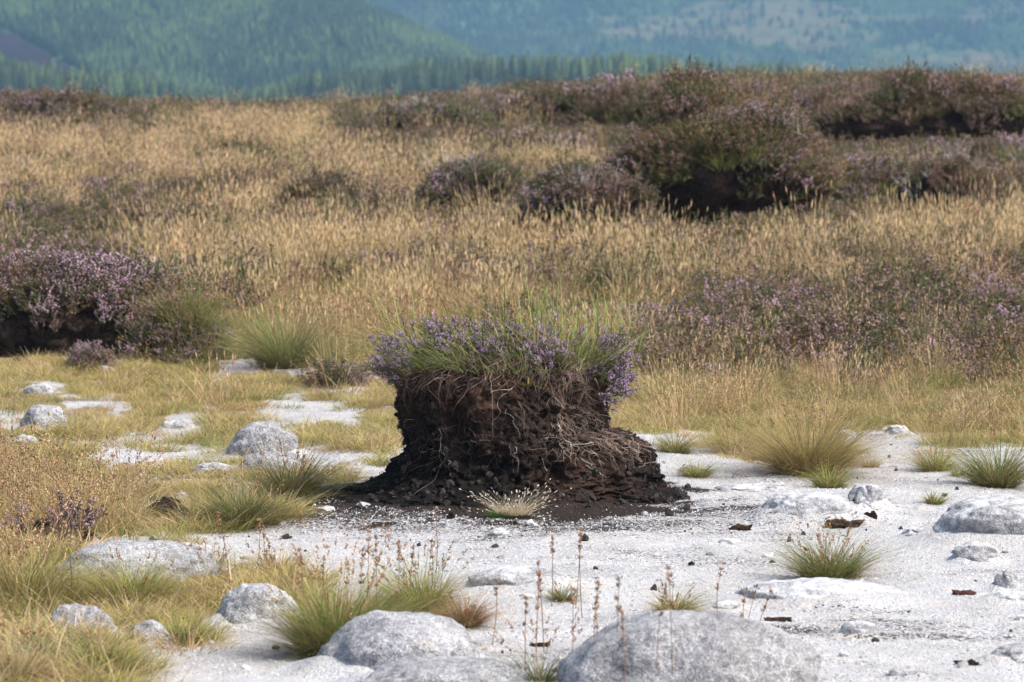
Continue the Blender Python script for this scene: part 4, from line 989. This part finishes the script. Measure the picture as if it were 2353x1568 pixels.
TU = [
 ('large bright green tussock with tall brown seed stalks at bottom left of centre', 775, 1515, 265, 170, LG, (.28, .30, .07), 1000, 46, 1.9, .55),
 ('yellow green tussock with brown stalks just behind the smooth granite dome', 970, 1415, 190, 120, (.19, .21, .05), LG2, 480, 26, 1.5, .5),
 ('reddish wiry plant draped over the right side of the smooth dome', 1065, 1445, 110, 70, (.26, .10, .06), (.46, .22, .13), 300, 6, 1.4, .8),
 ('large straw fringed tussock on the gravel right of the stump', 1858, 1100, 225, 165, (.13, .17, .04), (.40, .34, .12), 900, 34, 1.4, .7),
 ('wide wispy tussock with tall stalks behind the long pale low rock', 1905, 1335, 235, 80, LG, (.30, .30, .09), 420, 26, 1.7, .4),
 ('small tussock behind the largest boulder', 1548, 1420, 115, 55, (.17, .18, .05), LG2, 240, 6, 1.6, .5),
 ('tiny sparse tuft in open gravel above the largest boulder', 1292, 1388, 75, 42, (.20, .2, .06), LG2, 110, 2, 1.5, .5),
 ('bushy green tussock at the right edge above the broad boulder', 2290, 1125, 160, 115, LG, (.34, .33, .09), 560, 16, 1.6, .35),
 ('tiny green tuft left of the broad boulder', 2146, 1164, 65, 30, LG, LG2, 120, 0, 1, .3),
 ('low green tuft behind the pale rounded rock', 1905, 1128, 115, 40, LG, LG2, 240, 3, 1.4, .35),
 ('low pale green tuft beside the small white stone right of the stump', 1600, 1102, 95, 30, (.2, .22, .06), LG2, 200, 2, 1.3, .3),
 ('green tuft behind the gravel between the two right hand tussocks', 2150, 1088, 105, 62, LG, LG2, 300, 8, 1.5, .4),
 ('straggly green and red tussock left of the stump foot', 665, 1150, 190, 105, (.11, .15, .04), (.30, .26, .09), 520, 24, 1.5, .5),
 ('dense green tussock below the straggly red one, left of the stump', 555, 1215, 170, 105, (.08, .13, .03), (.25, .26, .08), 560, 18, 1.5, .4),
 ('tiny bright tuft between the left tussocks and the stump foot', 800, 1138, 60, 36, (.2, .26, .05), (.36, .38, .08), 110, 0, 1, .1),
 ('dark green clump with rush stalks left of the largest boulder, at the bottom edge', 1238, 1590, 75, 120, (.05, .09, .02), (.16, .19, .06), 240, 14, 2.0, .2),
 ('tall green tussock at the left edge below the lilac heather', 55, 1400, 190, 130, LG, (.34, .33, .10), 620, 20, 1.9, .5),
 ('wide green grass strip clump in front of the wide low boulder', 300, 1402, 230, 85, LG, (.32, .33, .09), 620, 14, 1.9, .3),
 ('low green tussock right of the strip in front of the wide low boulder', 480, 1345, 170, 62, LG, (.34, .32, .10), 420, 14, 1.9, .4),
 ('yellowish tussock at the right end of the strip, over the grey rock', 640, 1335, 130, 58, (.2, .2, .05), (.42, .34, .12), 320, 14, 1.7, .6),
 ('small green tuft on the gravel just right of the stump shoulder', 1552, 1048, 110, 42, (.18, .2, .05), LG2, 260, 4, 1.4, .4),
 ('low green tussock between the stump and the straw fringed one', 1690, 1050, 150, 62, (.14, .17, .04), (.36, .33, .10), 380, 12, 1.5, .5),
 ('blue green tussock in the lower left corner', 95, 1535, 150, 70, (.08, .15, .06), (.28, .34, .16), 420, 6, 1.8, .3),
 ('yellow green tuft left of the lone gravel strip at bottom left', 235, 1555, 190, 62, (.17, .22, .05), (.38, .38, .11), 420, 6, 1.7, .3),
 ('small green tuft between the small flat rock and the rounded rock', 420, 1490, 140, 50, LG, LG2, 300, 5, 1.5, .3),
 ('small tuft at the left edge beside the flat topped rock', 165, 1015, 110, 42, (.2, .2, .06), LG2, 260, 8, 1.6, .5),
 ('tall straw tussock in the bottom left corner', 20, 1600, 160, 130, (.2, .2, .07), (.48, .4, .2), 480, 18, 1.6, .7),
 ('arching green tussock right of the shaggy heather tussock', 655, 850, 200, 165, (.10, .16, .04), (.36, .36, .13), 620, 12, 1.4, .4),
 ('small sparse tuft at right of the straw fringed tussock', 2000, 1080, 70, 22, (.2, .22, .06), LG2, 90, 0, 1.4, .4),
 ('green tuft near the right edge behind the tiny one', 2200, 1100, 46, 26, LG, LG2, 90, 0, 1.4, .2),
]
for i, (lab, u, vb, w, h, c0, c1, n, st, sh, br) in enumerate(TU): tussock(lab, u, vb, w, h, c0, c1, n, st, sh, i, brown=br)
tussock('small moss green tuft in front of the dead grass tuft', 1140, 1196, 40, 24, (.08, .17, .03), (.12, .26, .04), 260, 0, 1, 60, 1.0, .4, 0, bw=.0018, group='tufts at the stump foot')
# dead pale tuft leaning to the right at the foot of the stump
def dead_tuft():
    rg = np.random.default_rng(601); x, y, z = G(1182, 1190); root = empty('dead_grass_tuft', (x, y, z + .01)); tag(root, 'bleached dead grass tuft fanning out at the front foot of the stump', 'grass tuft')
    mb = MB(); c0, c1 = (.50, .40, .26), (.68, .60, .44)
    tp, d = blades(mb, 200, .04, .05, .12, .95, .35, .0028, c0, c1, rg, 5, .2, (0, 0, 0), (.05, .05), rx=1.6)
    tp2, d2 = blades(mb, 34, .03, .10, .16, .4, .2, .0028, c0, c1, rg, 5, .2, (.02, 0, 0), (.55, 0.)); tp3, d3 = blades(mb, 40, .03, .08, .15, .5, .2, .0028, c0, c1, rg, 5, .2, (-.03, 0, 0), (-.65, -.2))
    mb.build('blades', M_PLANT, root); mb = MB(); 
    for a, b in ((tp2, d2), (tp3, d3), (tp[:60], d[:60])): seed_heads(mb, a, b, 2, .008, .013, .0035, (.68, .62, .50), rg)
    mb.build('seed_heads', M_PLANT, root)
dead_tuft()
# rush stalks standing alone on the gravel
def stalks(label, pts, seed, grp='reddish rush stalks in front'):
    rg = np.random.default_rng(620 + seed)
    for j, (u, vb, vt, lean, lab) in enumerate(pts):
        x, y, z = G(u, min(vb, 1640), 7.5); s = mpp(y); H = (vb - vt) * s
        root = empty('rush_stalk', (x, y, float(terrain(x, y)) - .01)); tag(root, lab, 'rush stalk', grp)
        k = 9; t = np.linspace(0, 1, k); c = rg.normal(0, .03)
        path = np.stack([lean * s * t + c * H * np.sin(t * 3), .02 * t, H * t], -1)
        mb = MB(); tubes(mb, path[None], .0016, .0009, (.26, .15, .09), 4); mb.build('stem', M_PLANT, root)
        mb = MB(); tp = path[-1][None]; d = (path[-1] - path[-3])[None]; d = d / np.linalg.norm(d)
        nn = rg.integers(3, 6)
        for q in range(nn):
            p = tp - d * q * .022 * rg.uniform(.7, 1.3)
            spindles(mb, np.repeat(p, 7, 0) + rg.normal(size=(7, 3)) * .003, np.repeat(d, 7, 0) + rg.normal(size=(7, 3)) * .5, .013, .0055, np.array([.34, .21, .12]) * rg.uniform(.6, 1.4, (7, 1)), rg)
        mb.build('seed_head', M_PLANT, root)
SP = [(1268, 1395, 1215, 0), (1322, 1400, 1225, 12), (1338, 1420, 1212, -4), (1250, 1500, 1290, -14), (1232, 1520, 1316, 8), (1210, 1570, 1370, 0), (1130, 1480, 1330, 10), (1310, 1600, 1350, 6), (1385, 1610, 1335, -8), (1410, 1620, 1328, 12), (1365, 1600, 1395, 4), (1440, 1640, 1405, -10), (1522, 1650, 1350, 8), (1528, 1560, 1385, 14), (1475, 1600, 1420, -6), (1548, 1640, 1300, -12), (1655, 1445, 1290, 8), (1712, 1452, 1345, 26), (1738, 1455, 1355, 34), (1705, 1460, 1350, 10), (1590, 1600, 1470, 6), (905, 1470, 1240, 10), (870, 1500, 1230, -6), (840, 1480, 1215, 6), (830, 1500, 1260, 4), (985, 1400, 1240, 6), (940, 1430, 1255, 10), (700, 1450, 1260, -12), (735, 1460, 1280, 8), (1000, 1330, 1165, 0), (530, 1360, 1180, -30), (590, 1300, 1195, 4), (610, 1290, 1210, -3)]
WH = ['before the open gravel', 'at the bottom edge by the largest boulder', 'before the largest boulder', 'right of the largest boulder top', 'rising from the big green tussock', 'behind the smooth dome', 'left of the big green tussock']
def wh(u, vb):
    if u < 660: return 'thin tan rush stalk standing left of the big green tussock'
    if u < 920: return 'brown rush stalk rising from the big green tussock'
    if u < 1100: return 'brown rush stalk behind the smooth dome'
    if u < 1260: return 'reddish rush stalk between the dome and the largest boulder'
    if u < 1345 and vb < 1500: return 'tall reddish rush stalk on open gravel behind the largest boulder'
    if u < 1600: return 'blurred rush stalk standing in front of the largest boulder'
    return 'reddish rush stalk behind the right side of the largest boulder'
for i, (u, vb, vt, ln) in enumerate(SP):
    lab = wh(u, vb); stalks('', [(u, vb, vt, ln, lab)], i, 'rush stalks: ' + lab)

build_ground()

# ---------------------------------------------------------------- ground cover: stuff
def inside(x, y):
    m = np.zeros(len(x), bool)
    for (cx, cy, rx, ry) in EXCL: m |= ((x - cx) / rx) ** 2 + ((y - cy) / ry) ** 2 < 1
    return m
def cover(name, coll, label, cat, d0, d1, dens, weights, scale, seed, shift=0, clump=0.0, tiltv=.12, sz=None, pw=1.0):
    """weights: chance per zone letter"""
    rg = np.random.default_rng(700 + seed)
    area = (d1 - d0) * (.135 * d1 * 1.75 + .9) * 2; n = int(area * dens)
    d = d0 + (d1 - d0) * rg.uniform(0, 1, n); w = .135 * d * 1.75 + .9; wm = .135 * d1 * 1.75 + .9
    k = rg.uniform(size=n) < w / wm; d, w = d[k], w[k]; n = len(d)
    x = rg.uniform(-1, 1, n) * w; y = CY + d; z = terrain(x, y)
    u, v = project(x, y, z); zc = zone(u, v - shift * FPX / d)
    pr = np.zeros(n)
    for c, p_ in weights.items(): pr[zc == ord(c)] = p_
    if shift > .1: pr = pr * np.where(np.isin(zone(u, v - .03 * FPX / d), [87, 109, 75]) | (np.isin(zone(u, v), [121]) & (u < 1500)), 0, 1)
    if clump: pr = pr * np.clip(.55 + clump * (noise(x / 1.9, y / 3.6, seed) * .7 + noise(x / .45, y / .8, seed + 3) * .55), 0, 1.3)
    ok = (rg.uniform(size=n) < pr) & ~inside(x, y)
    x, y, z = x[ok], y[ok], z[ok]; n = len(x)
    rot = np.stack([rg.normal(0, tiltv, n), rg.normal(0, tiltv, n), rg.uniform(0, 6.28, n)], -1)
    s = rg.uniform(scale[0], scale[1], n) * (1 + .28 * noise(x / 1.3, y / 2.2, seed + 20) + .22 * noise(x / .4, y / .6, seed + 30)) * (np.clip((y - CY - 16.5) / 8, .5, 1) if shift > .1 and 'brown' not in name else 1)
    o = scatter(name, coll, np.stack([x, y, z - .01], -1), rot, s); tag(o, label, cat)
    print(name, n); return o
cover('tan_moor_grass', C_TAN, 'tall tan moor grass in seed filling the slope behind the stump', 'grass', 18.5, 74, 23, {'T': .95, 'G': .30, 'H': .05, 'P': .18}, (.5, 1.2), 1, .32, 1.7)
cover('green_moor_grass', C_GRN, 'green and straw moor grass behind the gravel edge', 'grass', 18.0, 60, 36, {'G': .95, 'T': .60, 'P': .28, 'H': .12}, (.55, .95), 2, .22, .8)
cover('heather_cover', C_FADE, 'brown and mauve heather growing through the moor grass', 'heather', 22, 76, 44, {'H': 1.0, 'P': .6, 'T': .62}, (.75, 1.6), 3, .15, 2.2)
cover('flowering_heather_cover', C_BLOOM, 'lilac flowering heather scattered through the moor grass', 'heather', 22, 74, 20, {'H': .5, 'P': .9, 'T': .18}, (.7, 1.2), 4, .15, 1.4)
cover('short_grass', C_SHORT, 'short yellow green grass mat between the white gravel patches', 'grass', 10, 27, 200, {'y': .95, 'm': .30, 'B': .5, 'G': .6, 'T': .3}, (.6, 1.15), 5, .03, .9)
cover('low_grass', C_SHORT, 'low green grass filling the lower left corner between the rocks', 'grass', 10, 15.5, 260, {'y': .95, 'm': .15, 'B': .9}, (.8, 1.5), 9, .05, .5)
cover('brown_stalk_grass', C_BRN, 'thin brown flowering grass stalks at the left and along the gravel edge', 'grass', 10, 27, 60, {'B': .95, 'm': .10, 'y': .07, 'G': .4, 'T': .15, 'P': .15}, (.6, 1.15), 6, .12, .9)

# gravel grains and peat crumbs near the stump
def grain(seed, mat):
    import bmesh
    bm = bmesh.new(); bmesh.ops.create_icosphere(bm, subdivisions=1, radius=.5); rg = np.random.default_rng(seed)
    for v in bm.verts: v.co *= rg.uniform(.7, 1.15)
    me = bpy.data.meshes.new('grain'); bm.to_mesh(me); bm.free(); me.materials.append(mat); return bpy.data.objects.new('grain', me)
def mat_grain(name, a, b):
    m, t, p = newmat(name); oi = N(t, 'ShaderNodeObjectInfo'); t.links.new(mixc(t, oi.outputs['Random'], a, b), p.inputs['Base Color']); p.inputs['Roughness'].default_value = .7; return m
C_WG = variants([grain(s, mat_grain('quartz_grain', (.30, .30, .305), (.66, .65, .64))) for s in (1, 2, 3)], 'white grains')
C_DG = variants([grain(s, mat_grain('peat_crumb', (.01, .008, .007), (.06, .04, .03))) for s in (4, 5, 6)], 'dark crumbs')
def pebble(seed):
    o = clod(seed); o.data.materials.clear(); o.data.materials.append(M_PEB); return o
M_PEB = mat_grain('pebble_stone', (.22, .215, .21), (.56, .55, .535))
C_PB = variants([pebble(s) for s in (21, 22, 23)], 'pebbles')
def grains():
    rg = np.random.default_rng(801); n = 190000
    d = 10.8 + 9.5 * rg.uniform(0, 1, n) ** .9; x = rg.uniform(-1, 1, n) * (.135 * d + .25); y = CY + d
    u, v = project(x, y, terrain(x, y)); zc = zone(u, v); pm = peat_mask(x, y)
    ok = np.isin(zc, [ord('W'), ord('m'), ord('K')]) & ~inside(x, y)
    w = ok & (rg.uniform(size=n) < .55) & ((pm < .6) | (rg.uniform(size=n) < .06))
    P = np.stack([x, y, terrain(x, y) + .0005], -1)
    s = rg.gamma(4, .0012, n).clip(.002, .012); S = np.stack([s * 1.2, s, s * .8], -1); rot = rg.uniform(0, 6.28, (n, 3))
    o = scatter('gravel_grains', C_WG, P[w], rot[w], S[w]); tag(o, 'loose white quartz grains on the gravel around the stump', 'gravel')
    amb = .05 + .09 * np.clip(noise(x * .9, y * 1.6, 7) + noise(x * 3, y * 8, 3), 0, 1)
    k = ok & (rg.uniform(size=n) < np.clip(amb + (pm - .25) * .9, 0, .8)) & ~w
    o = scatter('peat_crumbs', C_DG, P[k], rot[k], S[k] * 1.15); tag(o, 'black peat crumbs strewn over the white gravel', 'peat crumbs')
    n = 1200; d = 10.5 + 10 * rg.uniform(0, 1, n); x = rg.uniform(-1, 1, n) * (.135 * d + .2); y = CY + d
    u, v = project(x, y, terrain(x, y)); ok = np.isin(zone(u, v), [ord('W'), ord('m')]) & ~inside(x, y) & (noise(x * 1.4, y * 1.4, 12) + rg.normal(0, .2, n) > .05) & (peat_mask(x, y) < .8)
    x, y = x[ok], y[ok]; s = rg.gamma(1.8, .008, len(x)).clip(.006, .06)
    o = scatter('pebbles', C_PB, np.stack([x, y, terrain(x, y) + s * .05], -1), np.stack([rg.normal(0, .3, len(x)), rg.normal(0, .3, len(x)), rg.uniform(0, 6.28, len(x))], -1), np.stack([s * rg.uniform(1, 1.8, len(x)), s * 1.1, s * .7], -1)); tag(o, 'small pale pebbles lying on the white gravel', 'pebbles')
    n = 900; d = 11 + 9 * rg.uniform(0, 1, n); x = rg.uniform(-1, 1, n) * (.135 * d + .2); y = CY + d; pm = peat_mask(x, y)
    u, v = project(x, y, terrain(x, y)); ok = np.isin(zone(u, v), [ord('W'), ord('m')]) & ~inside(x, y) & (rg.uniform(size=n) < np.clip(.12 + pm, 0, 1))
    x, y = x[ok], y[ok]; s = rg.gamma(2.2, .006, len(x)).clip(.005, .035)
    o = scatter('loose_clods', C_CLOD, np.stack([x, y, terrain(x, y) + s * .15], -1), rg.uniform(0, 6.28, (len(x), 3)), np.stack([s * 1.3, s, s * .7], -1)); tag(o, 'scattered dark peat clods on the white gravel', 'peat clods')
grains()
